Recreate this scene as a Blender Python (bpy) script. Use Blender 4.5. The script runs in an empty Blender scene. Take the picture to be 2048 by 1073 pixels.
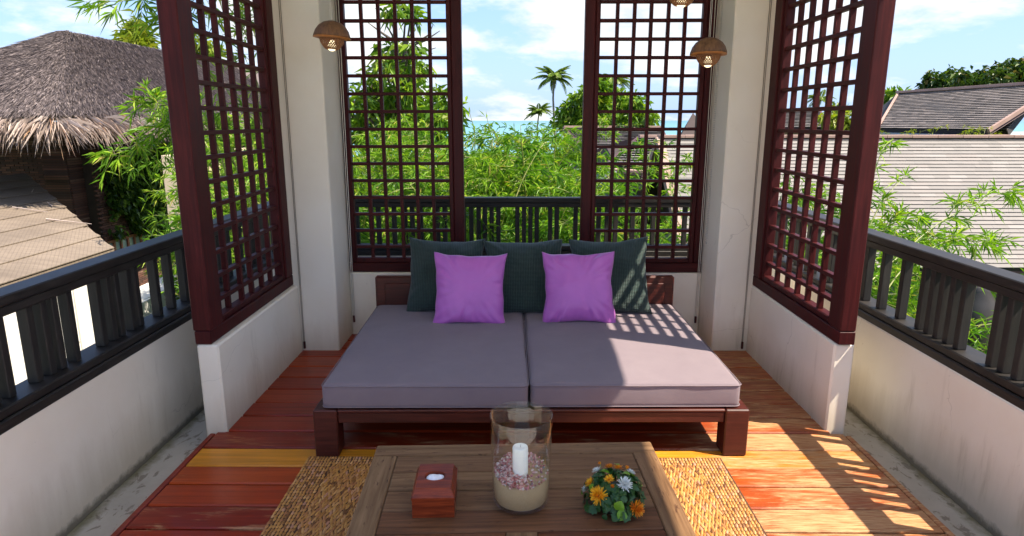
import bpy, bmesh, math, random
import numpy as np
from mathutils import Vector, Matrix, noise

SC = bpy.context.scene
COL = SC.collection
R = math.radians
random.seed(7)

# ------------------------------------------------------------------ camera
H = 1.65
PITCH, YAW, FPX = R(12.76), R(0.48), 1303.0
cd = bpy.data.cameras.new('camera')
cam = bpy.data.objects.new('camera', cd)
COL.objects.link(cam)
cam.location = (0, 0, H)
cam.rotation_euler = (R(90) - PITCH, 0, YAW)
cd.sensor_width = 36.0
cd.lens = FPX / 2048 * 36.0
cd.clip_start = 0.05
cd.clip_end = 60000
SC.camera = cam

# ------------------------------------------------------------------ sun, sky, exposure
SUN_K, SUN_KY = 0.645, 0.225                      # metres of shadow per metre of height
SUN_EL = math.atan(1 / math.hypot(SUN_K, SUN_KY))
SUN_AZ = math.atan2(SUN_K, -SUN_KY)             # clockwise from +Y
sl = bpy.data.lights.new('sun', 'SUN')
sun = bpy.data.objects.new('sun', sl)
COL.objects.link(sun)
sun.rotation_euler = Vector((SUN_K, -SUN_KY, 1)).to_track_quat('Z', 'Y').to_euler()
sun.location = (20, -8, 40)
sl.energy = 4.2
sl.angle = R(0.53)
sl.color = (1.0, 0.90, 0.75)
SC.view_settings.view_transform = 'Standard'
SC.view_settings.look = 'None'
SC.view_settings.exposure = 1.46
SC.view_settings.gamma = 1.0
SC.view_settings.use_curve_mapping = False
SKY_STRENGTH = 0.15


# ------------------------------------------------------------------ node helpers
def N(t, typ, ins=None, **props):
    n = t.nodes.new(typ)
    for k, v in props.items():
        setattr(n, k, v)
    for k, v in (ins or {}).items():
        s = n.inputs[k]
        if isinstance(v, bpy.types.NodeSocket):
            t.links.new(v, s)
        else:
            if isinstance(v, (tuple, list)) and len(v) == 3 and s.type == 'RGBA':
                v = tuple(v) + (1,)
            s.default_value = v
    return n


def mth(t, op, a, b=0.0, c=0.0, clamp=False):
    return N(t, 'ShaderNodeMath', {0: a, 1: b, 2: c}, operation=op, use_clamp=clamp).outputs[0]


def mixc(t, f, a, b, blend='MIX'):
    n = N(t, 'ShaderNodeMix', data_type='RGBA', blend_type=blend)
    for i, v in ((0, f), (6, a), (7, b)):
        s = n.inputs[i]
        if isinstance(v, bpy.types.NodeSocket):
            t.links.new(v, s)
        else:
            if i and len(v) == 3:
                v = tuple(v) + (1,)
            s.default_value = v
    return n.outputs[2]


def coords(t, kind='geo', scale=(1, 1, 1), shift=False, rot=(0, 0, 0)):
    if kind == 'geo':
        v = N(t, 'ShaderNodeNewGeometry').outputs['Position']
    else:
        v = N(t, 'ShaderNodeTexCoord').outputs[{'obj': 'Object', 'gen': 'Generated', 'uv': 'UV'}[kind]]
    if shift:
        r = N(t, 'ShaderNodeObjectInfo').outputs['Random']
        r = mth(t, 'MULTIPLY', r, 37.0)
        v = N(t, 'ShaderNodeVectorMath', {0: v, 1: N(t, 'ShaderNodeCombineXYZ', {0: r, 1: r, 2: r}).outputs[0]}, operation='ADD').outputs[0]
    return N(t, 'ShaderNodeMapping', {'Vector': v, 'Scale': scale, 'Rotation': rot}).outputs[0]


def noi(t, vec, scale=5, detail=4, rough=.55, dist=0.0):
    return N(t, 'ShaderNodeTexNoise', {'Vector': vec, 'Scale': scale, 'Detail': detail, 'Roughness': rough, 'Distortion': dist}).outputs[0]


def ramp(t, f, stops):
    n = N(t, 'ShaderNodeValToRGB', {0: f})
    e = n.color_ramp.elements
    while len(e) < len(stops):
        e.new(0.5)
    for el, (p, c) in zip(e, stops):
        el.position = p
        el.color = tuple(c) + (1,) if not isinstance(c, (int, float)) else (c, c, c, 1)
    return n.outputs[0]


def step(t, f, lo, hi):
    return N(t, 'ShaderNodeMapRange', {0: f, 1: lo, 2: hi, 3: 0.0, 4: 1.0}, clamp=True).outputs[0]


def bump(t, h, strength=.3, dist=.01):
    return N(t, 'ShaderNodeBump', {'Height': h, 'Strength': strength, 'Distance': dist}).outputs[0]


def pbr(t, base, rough=.6, normal=None, **kw):
    ins = {'Base Color': base, 'Roughness': rough}
    if normal is not None:
        ins['Normal'] = normal
    ins.update(kw)
    return N(t, 'ShaderNodeBsdfPrincipled', ins).outputs[0]


MATS = {}


def material(name):
    def deco(fn):
        m = bpy.data.materials.new(name)
        m.use_nodes = True
        t = m.node_tree
        t.nodes.clear()
        sh = fn(t)
        o = N(t, 'ShaderNodeOutputMaterial', {'Surface': sh})
        MATS[name] = m
        return fn
    return deco


def attr(t, name):
    return N(t, 'ShaderNodeAttribute', attribute_type='OBJECT', attribute_name=name).outputs['Fac']


def island(t):
    return N(t, 'ShaderNodeNewGeometry').outputs['Random Per Island']


# ------------------------------------------------------------------ sky with clouds
w = bpy.data.worlds.new('World')
SC.world = w
w.use_nodes = True
t = w.node_tree
t.nodes.clear()
sk = N(t, 'ShaderNodeTexSky', sky_type='NISHITA', sun_disc=False, sun_elevation=SUN_EL, sun_rotation=SUN_AZ, air_density=1.0, dust_density=1.2, ozone_density=1.5)
gen = N(t, 'ShaderNodeTexCoord').outputs['Generated']
sep = N(t, 'ShaderNodeSeparateXYZ', {0: gen})
zz = mth(t, 'ADD', mth(t, 'MAXIMUM', sep.outputs[2], 0.0), 0.30)
pv = N(t, 'ShaderNodeCombineXYZ', {0: mth(t, 'DIVIDE', sep.outputs[0], zz), 1: mth(t, 'DIVIDE', sep.outputs[1], zz), 2: mth(t, 'MULTIPLY', sep.outputs[2], 1.6)}).outputs[0]
mp = N(t, 'ShaderNodeMapping', {'Vector': pv, 'Location': (1.72, 0.42, 0.3), 'Scale': (1, 1, 1)}).outputs[0]
big = noi(t, mp, 1.25, 8, .58, .25)
fine = noi(t, mp, 5.0, 6, .6, .1)
m_ = mth(t, 'ADD', mth(t, 'MULTIPLY', big, .8), mth(t, 'MULTIPLY', fine, .2))
mask = step(t, m_, .47, .575)
low = step(t, sep.outputs[2], .34, -0.02)
cl = mixc(t, step(t, fine, .35, .65), (2.30, 2.40, 2.55), (3.4, 3.3, 3.15))
skyc = mixc(t, 0.7, sk.outputs[0], (0.52, 1.25, 3.1))
skyc = mixc(t, mth(t, 'MULTIPLY', low, .62), skyc, (1.65, 2.15, 2.9))
c = mixc(t, mth(t, 'MULTIPLY', mask, .93), skyc, cl)
bg = N(t, 'ShaderNodeBackground', {'Color': c, 'Strength': SKY_STRENGTH})
N(t, 'ShaderNodeOutputWorld', {'Surface': bg.outputs[0]})


# ------------------------------------------------------------------ geometry helpers
def ray(x, y):
    a, b = (x - 1024) / FPX, (y - 536.5) / FPX
    fw = math.cos(PITCH) - b * math.sin(PITCH)
    dn = math.sin(PITCH) + b * math.cos(PITCH)
    return Vector((a * math.cos(YAW) - fw * math.sin(YAW), a * math.sin(YAW) + fw * math.cos(YAW), -dn))


def at(x, y, Y):
    """the point of the place seen at photograph pixel (x, y) that lies at depth Y"""
    d = ray(x, y)
    return d * (Y / d.y) + Vector((0, 0, H))


def atx(x, y, X):
    d = ray(x, y)
    return d * (X / d.x) + Vector((0, 0, H))


def atz(x, y, z):
    d = ray(x, y)
    return d * ((z - H) / d.z) + Vector((0, 0, H))


def link(o, parent=None, loc=None, rot=None, scale=None):
    COL.objects.link(o)
    if parent is not None:
        o.parent = parent
    if loc is not None:
        o.location = loc
    if rot is not None:
        o.rotation_euler = rot
    if scale is not None:
        o.scale = scale
    return o


def tag(o, label=None, cat=None, group=None, kind=None):
    if label:
        o['label'] = label
    if cat:
        o['category'] = cat
    if group:
        o['group'] = group
    if kind:
        o['kind'] = kind
    return o


def thing(name, label, cat, loc=(0, 0, 0), rot=(0, 0, 0), group=None):
    o = link(bpy.data.objects.new(name, None), None, loc, rot)
    o.empty_display_size = .1
    return tag(o, label, cat, group)


def ob(name, mesh, parent=None, loc=None, rot=None, scale=None, **props):
    o = link(bpy.data.objects.new(name, mesh), parent, loc, rot, scale)
    for k, v in props.items():
        o[k] = v
    return o


def pydata(name, v, f, mat, smooth=False):
    me = bpy.data.meshes.new(name)
    me.from_pydata([tuple(p) for p in v], [], f)
    me.materials.append(MATS[mat])
    if smooth:
        me.polygons.foreach_set('use_smooth', [True] * len(me.polygons))
    me.update()
    return me


def npmesh(name, V, F, mat, smooth=False):
    """fast mesh from an (n,3) vertex array and an (m,k) face array"""
    V = np.asarray(V, np.float32).reshape(-1, 3)
    F = np.asarray(F, np.int32)
    me = bpy.data.meshes.new(name)
    me.vertices.add(len(V))
    me.vertices.foreach_set('co', V.ravel())
    k = F.shape[1]
    me.loops.add(F.size)
    me.loops.foreach_set('vertex_index', F.ravel())
    me.polygons.add(len(F))
    me.polygons.foreach_set('loop_start', np.arange(0, F.size, k, dtype=np.int32))
    me.polygons.foreach_set('loop_total', np.full(len(F), k, np.int32))
    me.polygons.foreach_set('use_smooth', np.full(len(F), bool(smooth)))
    me.materials.append(MATS[mat])
    me.update(calc_edges=True)
    return me


_boxes = {}


def box_mesh(dx, dy, dz, mat, bev=.004):
    key = (round(dx, 4), round(dy, 4), round(dz, 4), mat, bev)
    if key not in _boxes:
        bm = bmesh.new()
        bmesh.ops.create_cube(bm, size=1)
        bmesh.ops.scale(bm, vec=(dx, dy, dz), verts=bm.verts)
        if bev:
            bmesh.ops.bevel(bm, geom=bm.edges[:], offset=min(bev, .3 * min(dx, dy, dz)), segments=1, affect='EDGES')
        me = bpy.data.meshes.new('box')
        bm.to_mesh(me)
        bm.free()
        me.materials.append(MATS[mat])
        _boxes[key] = me
    return _boxes[key]


def box(name, x0, x1, y0, y1, z0, z1, mat, parent=None, bev=.004, **props):
    me = box_mesh(abs(x1 - x0), abs(y1 - y0), abs(z1 - z0), mat, bev)
    return ob(name, me, parent, ((x0 + x1) / 2, (y0 + y1) / 2, (z0 + z1) / 2), **props)


BOXF = np.array([[0, 1, 3, 2], [4, 6, 7, 5], [0, 4, 5, 1], [2, 3, 7, 6], [0, 2, 6, 4], [1, 5, 7, 3]])


def boxes_mesh(name, C, U, V, W, mat):
    """many boxes in one mesh: centres C and half axes U, V, W (n,3)"""
    C, U, V, W = (np.asarray(a, float) for a in (C, U, V, W))
    P = np.stack([C + a * U + b * V + c * W for a in (-1, 1) for b in (-1, 1) for c in (-1, 1)], 1)
    F = (np.arange(len(C))[:, None, None] * 8 + BOXF[None]).reshape(-1, 4)
    return npmesh(name, P, F, mat)


def tube_arrays(pts, rad, sides=6, off=0):
    pts = [Vector(p) for p in pts]
    V, F = [], []
    n = len(pts)
    rads = rad if hasattr(rad, '__len__') else [rad] * n
    for i, p in enumerate(pts):
        d = (pts[min(i + 1, n - 1)] - pts[max(i - 1, 0)]).normalized()
        a = d.orthogonal().normalized() if abs(d.z) > .95 else d.cross(Vector((0, 0, 1))).normalized()
        b = d.cross(a)
        for k in range(sides):
            th = 2 * math.pi * k / sides
            V.append(p + (a * math.cos(th) + b * math.sin(th)) * rads[i])
    for i in range(n - 1):
        for k in range(sides):
            k2 = (k + 1) % sides
            F.append((off + i * sides + k, off + i * sides + k2, off + (i + 1) * sides + k2, off + (i + 1) * sides + k))
    return V, F


def tubes(name, chains, mat, sides=6, smooth=True):
    V, F = [], []
    for pts, rad in chains:
        v, f = tube_arrays(pts, rad, sides, len(V))
        V += v
        F += f
    return pydata(name, V, F, mat, smooth)


def lathe(name, prof, mat, seg=48, smooth=True, jitter=None, close=False):
    V, F = [], []
    n = len(prof)
    for k in range(seg):
        th = 2 * math.pi * k / seg
        for i, (r, z) in enumerate(prof):
            q = r
            if jitter:
                q = r * (1 + jitter(th, i / max(1, n - 1)))
            V.append((q * math.cos(th), q * math.sin(th), z))
    m = n if close else n - 1
    for k in range(seg):
        k2 = (k + 1) % seg
        for i in range(m):
            j = (i + 1) % n
            F.append((k * n + i, k2 * n + i, k2 * n + j, k * n + j))
    me = pydata(name, V, F, mat, smooth)
    bm = bmesh.new()
    bm.from_mesh(me)
    bmesh.ops.remove_doubles(bm, verts=bm.verts, dist=1e-5)
    bmesh.ops.recalc_face_normals(bm, faces=bm.faces)
    if smooth:
        for f in bm.faces:
            f.smooth = True
    bm.to_mesh(me)
    bm.free()
    return me


def leaf_arrays(P, D, L, Wd, rng, droop=.25, fold=.25, up=None):
    """pointed leaves: a fold along the middle, the tip drooping; two triangles each"""
    P, D = np.asarray(P, float), np.asarray(D, float)
    n = len(P)
    D = D / (np.linalg.norm(D, axis=1, keepdims=True) + 1e-9)
    rv = rng.normal(size=(n, 3)) * .45 + np.array([0, 0, 1.0]) if up is None else up
    S = np.cross(D, rv)
    S /= (np.linalg.norm(S, axis=1, keepdims=True) + 1e-9)
    U = np.cross(S, D)
    L = np.broadcast_to(L, (n,))[:, None]
    Wd = np.broadcast_to(Wd, (n,))[:, None]
    mid = P + D * L * .42
    tip = P + D * L - np.array([0, 0, 1.0]) * L * droop
    a = mid + S * Wd * .5 + U * Wd * fold
    b = mid - S * Wd * .5 + U * Wd * fold
    V = np.stack([P, a, tip, b], 1)
    o = np.arange(n)[:, None] * 4
    F = np.concatenate([o + np.array([[0, 1, 2]]), o + np.array([[0, 2, 3]])], 0)
    return V.reshape(-1, 3), F


def rand_dirs(rng, n, zlo=-1, zhi=1):
    z = rng.uniform(zlo, zhi, n)
    a = rng.uniform(0, 2 * math.pi, n)
    r = np.sqrt(1 - z * z)
    return np.stack([r * np.cos(a), r * np.sin(a), z], 1)


# ------------------------------------------------------------------ materials
@material('deck_wood')
def _(t):
    g = coords(t, 'geo', (1.6, 42, 10), True)
    # the varnish has gone from the weather side of the terrace
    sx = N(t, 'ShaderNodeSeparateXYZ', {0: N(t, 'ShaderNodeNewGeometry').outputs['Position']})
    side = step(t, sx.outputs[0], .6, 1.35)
    tone = attr(t, 'tone')
    grain = noi(t, g, 1.0, 6, .6, .4)
    base = ramp(t, tone, [(0, (.19, .015, .004)), (.35, (.34, .034, .006)), (.7, (.47, .090, .008)), (1, (.70, .27, .018))])
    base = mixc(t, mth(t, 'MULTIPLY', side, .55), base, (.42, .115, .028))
    base = mixc(t, step(t, grain, .35, .75), base, mixc(t, .55, base, (.03, .006, .003)))
    patch = noi(t, coords(t, 'geo', (3.2, 13.0, 1), True), 1.0, 6, .66, .6)
    streak = noi(t, coords(t, 'geo', (9, 120, 1), True), 1.0, 5, .7)
    wear = mth(t, 'ADD', mth(t, 'ADD', patch, mth(t, 'MULTIPLY', streak, .55)), attr(t, 'wear'))
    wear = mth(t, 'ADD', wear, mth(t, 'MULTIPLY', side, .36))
    worn = step(t, wear, .96, 1.20)
    bare = mixc(t, step(t, streak, .35, .65), (.32, .135, .05), (.60, .365, .18))
    col = mixc(t, mth(t, 'MULTIPLY', worn, .82), base, bare)
    rough = mth(t, 'ADD', mth(t, 'MULTIPLY', worn, .36), mth(t, 'ADD', mth(t, 'MULTIPLY', grain, .2), .24))
    return pbr(t, col, rough, bump(t, mth(t, 'ADD', grain, mth(t, 'MULTIPLY', streak, .6)), .25, .002), **{'Specular IOR Level': .2, 'Coat Weight': mth(t, 'MULTIPLY', mth(t, 'SUBTRACT', 1.0, worn), .22), 'Coat Roughness': .16})


def wood(name, dark, light, rough=.45, stretch=(60, 60, 3), spec=.5, knots=.5):
    @material(name)
    def _(t):
        g = coords(t, 'obj', stretch, True)
        gr = noi(t, g, 1.0, 6, .6, .5)
        sm = noi(t, coords(t, 'obj', (5, 5, 5), True), 1.0, 4, .6)
        c = mixc(t, step(t, gr, .3, .7), dark, light)
        c = mixc(t, mth(t, 'MULTIPLY', step(t, sm, .45, .75), knots), c, dark)
        tn = N(t, 'ShaderNodeObjectInfo').outputs['Random']
        c = mixc(t, mth(t, 'MULTIPLY', tn, .45), c, dark)
        sc_ = noi(t, coords(t, 'obj', tuple(q * 1.6 for q in stretch), True), 1.0, 3, .7)
        c = mixc(t, mth(t, 'MULTIPLY', step(t, sc_, .68, .76), .5), c, tuple(min(.6, q * 2.4 + .02) for q in light))
        r = mth(t, 'ADD', mth(t, 'MULTIPLY', gr, .25), rough - .12)
        return pbr(t, c, r, bump(t, gr, .2, .002), **{'Specular IOR Level': spec})


wood('screen_wood', (.030, .004, .0045), (.085, .011, .011), .5, (50, 50, 3), .18)
wood('screen_wood_cross', (.030, .004, .0045), (.085, .011, .011), .5, (3, 3, 50), .18)
wood('rail_wood', (.009, .0075, .0065), (.036, .030, .026), .5, (6, 6, 60), .32)
wood('baluster_wood', (.010, .0085, .008), (.042, .036, .031), .6, (60, 60, 4), .35)
wood('bed_wood', (.035, .007, .005), (.115, .022, .013), .4, (3, 60, 60), .35)
wood('box_wood', (.085, .012, .005), (.30, .048, .012), .34, (6, 60, 60), .3)
wood('fascia_wood', (.06, .025, .022), (.15, .07, .06), .6, (3, 3, 30))
wood('bark', (.05, .04, .03), (.16, .13, .1), .85, (30, 30, 6))
wood('palm_bark', (.10, .085, .065), (.26, .22, .18), .85, (4, 4, 12))
wood('frame_orange', (.16, .05, .025), (.34, .12, .06), .5, (20, 20, 3))


@material('table_wood')
def _(t):
    tone = attr(t, 'tone')
    ax = attr(t, 'along')
    a = noi(t, coords(t, 'obj', (3.0, 55, 20), True), 1.0, 6, .62, .4)
    b = noi(t, coords(t, 'obj', (55, 3.0, 20), True), 1.0, 6, .62, .4)
    g = N(t, 'ShaderNodeMix', {0: ax, 2: a, 3: b}, data_type='FLOAT').outputs[0]
    c = mixc(t, step(t, g, .3, .7), mixc(t, tone, (.045, .011, .004), (.125, .066, .030)), mixc(t, tone, (.135, .034, .010), (.285, .170, .084)))
    sp = N(t, 'ShaderNodeMix', {0: ax, 2: noi(t, coords(t, 'obj', (14, 70, 20), True), 1.0, 4, .7), 3: noi(t, coords(t, 'obj', (70, 14, 20), True), 1.0, 4, .7)}, data_type='FLOAT').outputs[0]
    c = mixc(t, mth(t, 'MULTIPLY', step(t, sp, .60, .70), .85), c, (.045, .016, .010))
    return pbr(t, c, mth(t, 'ADD', mth(t, 'MULTIPLY', tone, .2), .5), bump(t, mth(t, 'SUBTRACT', g, mth(t, 'MULTIPLY', step(t, sp, .60, .70), .7)), .35, .002), **{'Specular IOR Level': .16})


def plaster(name, col, stain, amount=.5, low=True):
    @material(name)
    def _(t):
        p = coords(t, 'geo')
        n1 = noi(t, p, 1.6, 5, .6)
        n2 = noi(t, coords(t, 'geo', (7, 7, 1.1)), 1.0, 5, .65)
        n3 = noi(t, p, 60, 3, .6)
        c = mixc(t, mth(t, 'MULTIPLY', step(t, n1, .42, .72), amount), col, stain)
        if low:
            z = N(t, 'ShaderNodeSeparateXYZ', {0: N(t, 'ShaderNodeNewGeometry').outputs['Position']}).outputs[2]
            damp = mth(t, 'MULTIPLY', step(t, mth(t, 'SUBTRACT', z, mth(t, 'MULTIPLY', n2, .34)), .06, -.20), .5)
            c = mixc(t, damp, c, (.40, .30, .17))
            c = mixc(t, mth(t, 'MULTIPLY', mth(t, 'MULTIPLY', step(t, n2, .60, .74), step(t, z, .75, .0)), .45), c, (.34, .27, .17))
            grime = mth(t, 'MULTIPLY', step(t, mth(t, 'SUBTRACT', z, mth(t, 'MULTIPLY', noi(t, p, 22, 4, .7), .06)), -.085, -.12), .8)
            c = mixc(t, grime, c, (.09, .08, .05))
        vo = N(t, 'ShaderNodeTexVoronoi', {'Vector': N(t, 'ShaderNodeVectorMath', {0: p, 1: N(t, 'ShaderNodeVectorMath', {0: N(t, 'ShaderNodeTexNoise', {'Vector': p, 'Scale': 3.0, 'Detail': 4.0}).outputs[1], 1: (.35, .35, .35)}, operation='MULTIPLY').outputs[0]}, operation='ADD').outputs[0], 'Scale': 1.3}, feature='DISTANCE_TO_EDGE').outputs['Distance']
        crack = mth(t, 'MULTIPLY', step(t, vo, .0035, .0008), step(t, noi(t, p, .9, 2), .52, .6))
        c = mixc(t, mth(t, 'MULTIPLY', crack, .28), c, (.22, .18, .13))
        spk = mth(t, 'MULTIPLY', step(t, noi(t, p, 38, 3, .7), .70, .76), .35)
        c = mixc(t, spk, c, (.30, .24, .16))
        return pbr(t, c, .82, bump(t, mth(t, 'ADD', n3, mth(t, 'MULTIPLY', n1, 2)), .12, .003))


plaster('wall_plaster', (.83, .765, .65), (.72, .62, .48), .5)
plaster('bounce_floor_stone', (.80, .75, .66), (.70, .64, .55), .5, False)
plaster('white_render', (.80, .78, .73), (.70, .67, .60), .4, False)
plaster('cream_render', (.62, .50, .34), (.52, .42, .28), .4, False)
plaster('grey_render', (.30, .34, .36), (.22, .25, .26), .5, False)
plaster('green_render', (.30, .38, .27), (.22, .30, .20), .5, False)
plaster('ceiling_paint', (.86, .83, .77), (.80, .76, .69), .3, False)


@material('concrete')
def _(t):
    p = coords(t, 'geo')
    a = noi(t, p, 3, 6, .65)
    sp = noi(t, coords(t, 'geo', (16, 9, 9)), 1.0, 5, .6, .8)
    c = mixc(t, a, (.29, .26, .21), (.60, .55, .47))
    c = mixc(t, mth(t, 'MULTIPLY', step(t, sp, .57, .62), .7), c, (.15, .12, .085))
    c = mixc(t, mth(t, 'MULTIPLY', step(t, noi(t, p, 1.3, 4), .52, .7), .4), c, (.17, .16, .13))
    ax = mth(t, 'ABSOLUTE', mth(t, 'SUBTRACT', N(t, 'ShaderNodeSeparateXYZ', {0: p}).outputs[0], .055))
    c = mixc(t, mth(t, 'MULTIPLY', step(t, mth(t, 'ADD', ax, mth(t, 'MULTIPLY', noi(t, p, 9, 5, .7), .16)), 2.03, 2.09), .8), c, (.13, .115, .04))
    return pbr(t, c, .75, bump(t, mth(t, 'ADD', a, sp), .3, .004))


def cloth(name, col, col2, weave, rough=.9, sheen=.2, strength=.2, amp=.5):
    @material(name)
    def _(t):
        v = coords(t, 'obj')
        s = N(t, 'ShaderNodeSeparateXYZ', {0: v})
        a = mth(t, 'SINE', mth(t, 'MULTIPLY', s.outputs[0], weave))
        b = mth(t, 'SINE', mth(t, 'MULTIPLY', mth(t, 'ADD', s.outputs[1], s.outputs[2]), weave))
        h = mth(t, 'ADD', mth(t, 'MULTIPLY', a, b), mth(t, 'MULTIPLY', noi(t, v, 8, 4, .55, 1.0), 9.0))
        n = noi(t, v, 6, 5, .6)
        h0 = mth(t, 'MULTIPLY', a, b)
        c = mixc(t, mth(t, 'ADD', mth(t, 'MULTIPLY', h0, amp * .5), mth(t, 'MULTIPLY', n, 1.0), clamp=True), col, col2)
        return pbr(t, c, rough, bump(t, h, strength, .002), **{'Sheen Weight': sheen, 'Sheen Roughness': .5})


cloth('mattress_cloth', (.162, .120, .138), (.218, .172, .184), 1900, .85, .1, .12, .25)
cloth('purple_cloth', (.40, .09, .40), (.50, .14, .48), 2200, .38, .15, .05, .1)


@material('green_weave')
def _(t):
    v = coords(t, 'obj')
    s = N(t, 'ShaderNodeSeparateXYZ', {0: v})
    a = mth(t, 'SINE', mth(t, 'MULTIPLY', s.outputs[0], 560))
    b = mth(t, 'SINE', mth(t, 'MULTIPLY', s.outputs[2], 700))
    h = mth(t, 'ADD', mth(t, 'MULTIPLY', a, .5), mth(t, 'MULTIPLY', b, .5))
    n = noi(t, coords(t, 'obj', (260, 20, 40)), 1.0, 2)
    c = mixc(t, step(t, mth(t, 'ADD', h, mth(t, 'MULTIPLY', mth(t, 'SUBTRACT', n, .5), 1.5)), -.1, .9), (.003, .014, .011), (.029, .076, .060))
    return pbr(t, c, .6, bump(t, h, .7, .004), **{'Sheen Weight': .15})


@material('seagrass')
def _(t):
    r = island(t)
    c = ramp(t, r, [(0, (.16, .06, .02)), (.16, (.50, .22, .045)), (.5, (.66, .34, .085)), (.75, (.46, .19, .07)), (.9, (.74, .42, .15)), (1, (.56, .28, .19))])
    n = noi(t, coords(t, 'geo', (220, 60, 60)), 1.0, 3)
    return pbr(t, mixc(t, mth(t, 'MULTIPLY', n, .5), c, (.10, .04, .012)), .55)


@material('mat_base')
def _(t):
    return pbr(t, (.07, .028, .010), .9)


def glassy(name, tint, rough=.0, gl=.0):
    @material(name)
    def _(t):
        fa = N(t, 'ShaderNodeLayerWeight', {'Blend': .5}).outputs['Facing']
        fr = mth(t, 'ADD', mth(t, 'MULTIPLY', mth(t, 'POWER', fa, 4.0), 1.0), .045 + gl, clamp=True)
        tr = N(t, 'ShaderNodeBsdfTransparent', {'Color': tint}).outputs[0]
        go = N(t, 'ShaderNodeBsdfGlossy', {'Color': (1, 1, 1), 'Roughness': rough}).outputs[0]
        return N(t, 'ShaderNodeMixShader', {0: fr, 1: tr, 2: go}).outputs[0]


glassy('clear_glass', (.965, .98, .97))


@material('window_glass')
def _(t):
    return pbr(t, mixc(t, noi(t, coords(t, 'geo'), 2.0), (.16, .22, .20), (.30, .38, .34)), .12, **{'Specular IOR Level': .8})


@material('sand')
def _(t):
    p = coords(t, 'geo')
    n = noi(t, p, 420, 3, .7)
    return pbr(t, mixc(t, n, (.27, .17, .085), (.62, .44, .25)), .95, bump(t, n, .6, .002))


@material('shell_chip')
def _(t):
    c = ramp(t, island(t), [(0, (.30, .06, .06)), (.25, (.60, .25, .22)), (.45, (.70, .55, .48)), (.6, (.20, .10, .10)), (.75, (.55, .20, .22)), (.88, (.78, .70, .62)), (1, (.28, .25, .26))])
    return pbr(t, c, .5)


@material('wax')
def _(t):
    return pbr(t, (.86, .86, .80), .4, **{'Subsurface Weight': .35, 'Subsurface Radius': (.02, .02, .015), 'Subsurface Scale': .5})


@material('tissue_paper')
def _(t):
    return pbr(t, (.86, .86, .88), .9, bump(t, noi(t, coords(t, 'geo'), 90, 3), .3, .002))


@material('cord_white')
def _(t):
    return pbr(t, (.62, .58, .50), .7)


@material('cord_dark')
def _(t):
    return pbr(t, (.20, .16, .12), .6)


@material('metal_bead')
def _(t):
    return pbr(t, (.45, .43, .40), .35, Metallic=.6)


@material('coconut')
def _(t):
    g = noi(t, coords(t, 'obj', (60, 60, 9)), 1.0, 6, .65, .5)
    s = noi(t, coords(t, 'obj'), 30, 4, .6)
    c = mixc(t, step(t, g, .3, .7), (.06, .026, .012), (.25, .12, .05))
    c = mixc(t, mth(t, 'MULTIPLY', step(t, s, .5, .7), .5), c, (.20, .085, .03))
    return pbr(t, c, .6, bump(t, g, .6, .003))


@material('coconut_rim')
def _(t):
    return pbr(t, mixc(t, noi(t, coords(t, 'obj'), 60, 4), (.34, .11, .025), (.55, .24, .06)), .5)


@material('basket_cane')
def _(t):
    return pbr(t, mixc(t, noi(t, coords(t, 'obj'), 120, 3), (.12, .045, .02), (.42, .19, .07)), .5)


@material('lit_bulb')
def _(t):
    e = N(t, 'ShaderNodeEmission', {'Color': (1.0, .80, .48, 1), 'Strength': .9}).outputs[0]
    return e


def leafm(name, stops, trans=.35, rough=.45, patch=0.0, tint=(1.5, 1.55, .5)):
    @material(name)
    def _(t):
        c = ramp(t, island(t), stops)
        if patch:
            c = mixc(t, mth(t, 'MULTIPLY', step(t, noi(t, coords(t, 'geo'), patch, 3), .42, .62), .45), c, stops[0][1])
        d = pbr(t, c, rough, **{'Specular IOR Level': .35})
        tc = mixc(t, 1.0, c, tint, 'MULTIPLY')
        tr = N(t, 'ShaderNodeBsdfTranslucent', {'Color': tc}).outputs[0]
        return N(t, 'ShaderNodeMixShader', {0: trans, 1: d, 2: tr}).outputs[0]


leafm('bamboo_leaf', [(0, (.05, .125, .010)), (.35, (.125, .26, .016)), (.7, (.21, .37, .024)), (.92, (.32, .45, .04)), (1, (.42, .33, .10))], .35, .42)
leafm('bamboo_leaf_cool', [(0, (.035, .11, .012)), (.5, (.09, .22, .018)), (.95, (.18, .33, .027)), (1, (.36, .30, .10))], .35, .42)
leafm('tree_leaf', [(0, (.045, .11, .010)), (.5, (.125, .24, .018)), (.9, (.25, .36, .03)), (1, (.22, .24, .05))], .3, .38)
leafm('dark_leaf', [(0, (.018, .045, .010)), (.5, (.040, .085, .014)), (.9, (.085, .13, .022)), (1, (.20, .14, .04))], .22, .36)
leafm('ivy_leaf', [(0, (.015, .04, .007)), (.6, (.05, .11, .012)), (1, (.17, .25, .03))], .25, .4)
leafm('palm_leaf', [(0, (.07, .15, .025)), (.5, (.15, .25, .04)), (1, (.32, .34, .06))], .25, .35)
leafm('yellow_leaf', [(0, (.10, .16, .012)), (.6, (.22, .28, .02)), (1, (.34, .34, .04))], .35, .45)
leafm('bouquet_leaf', [(0, (.010, .035, .012)), (.7, (.028, .085, .018)), (1, (.06, .15, .022))], .15, .4)
leafm('lime_leaf', [(0, (.10, .24, .015)), (1, (.20, .36, .03))], .25, .4)
leafm('yellow_petal', [(0, (.72, .28, .01)), (.6, (.82, .46, .02)), (1, (.88, .58, .06))], .2, .55)
leafm('orange_petal', [(0, (.58, .13, .01)), (.6, (.75, .27, .015)), (1, (.82, .42, .03))], .2, .55)
leafm('white_petal', [(0, (.66, .70, .66)), (1, (.84, .85, .82))], .2, .55, 0, (1, 1, 1))
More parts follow.
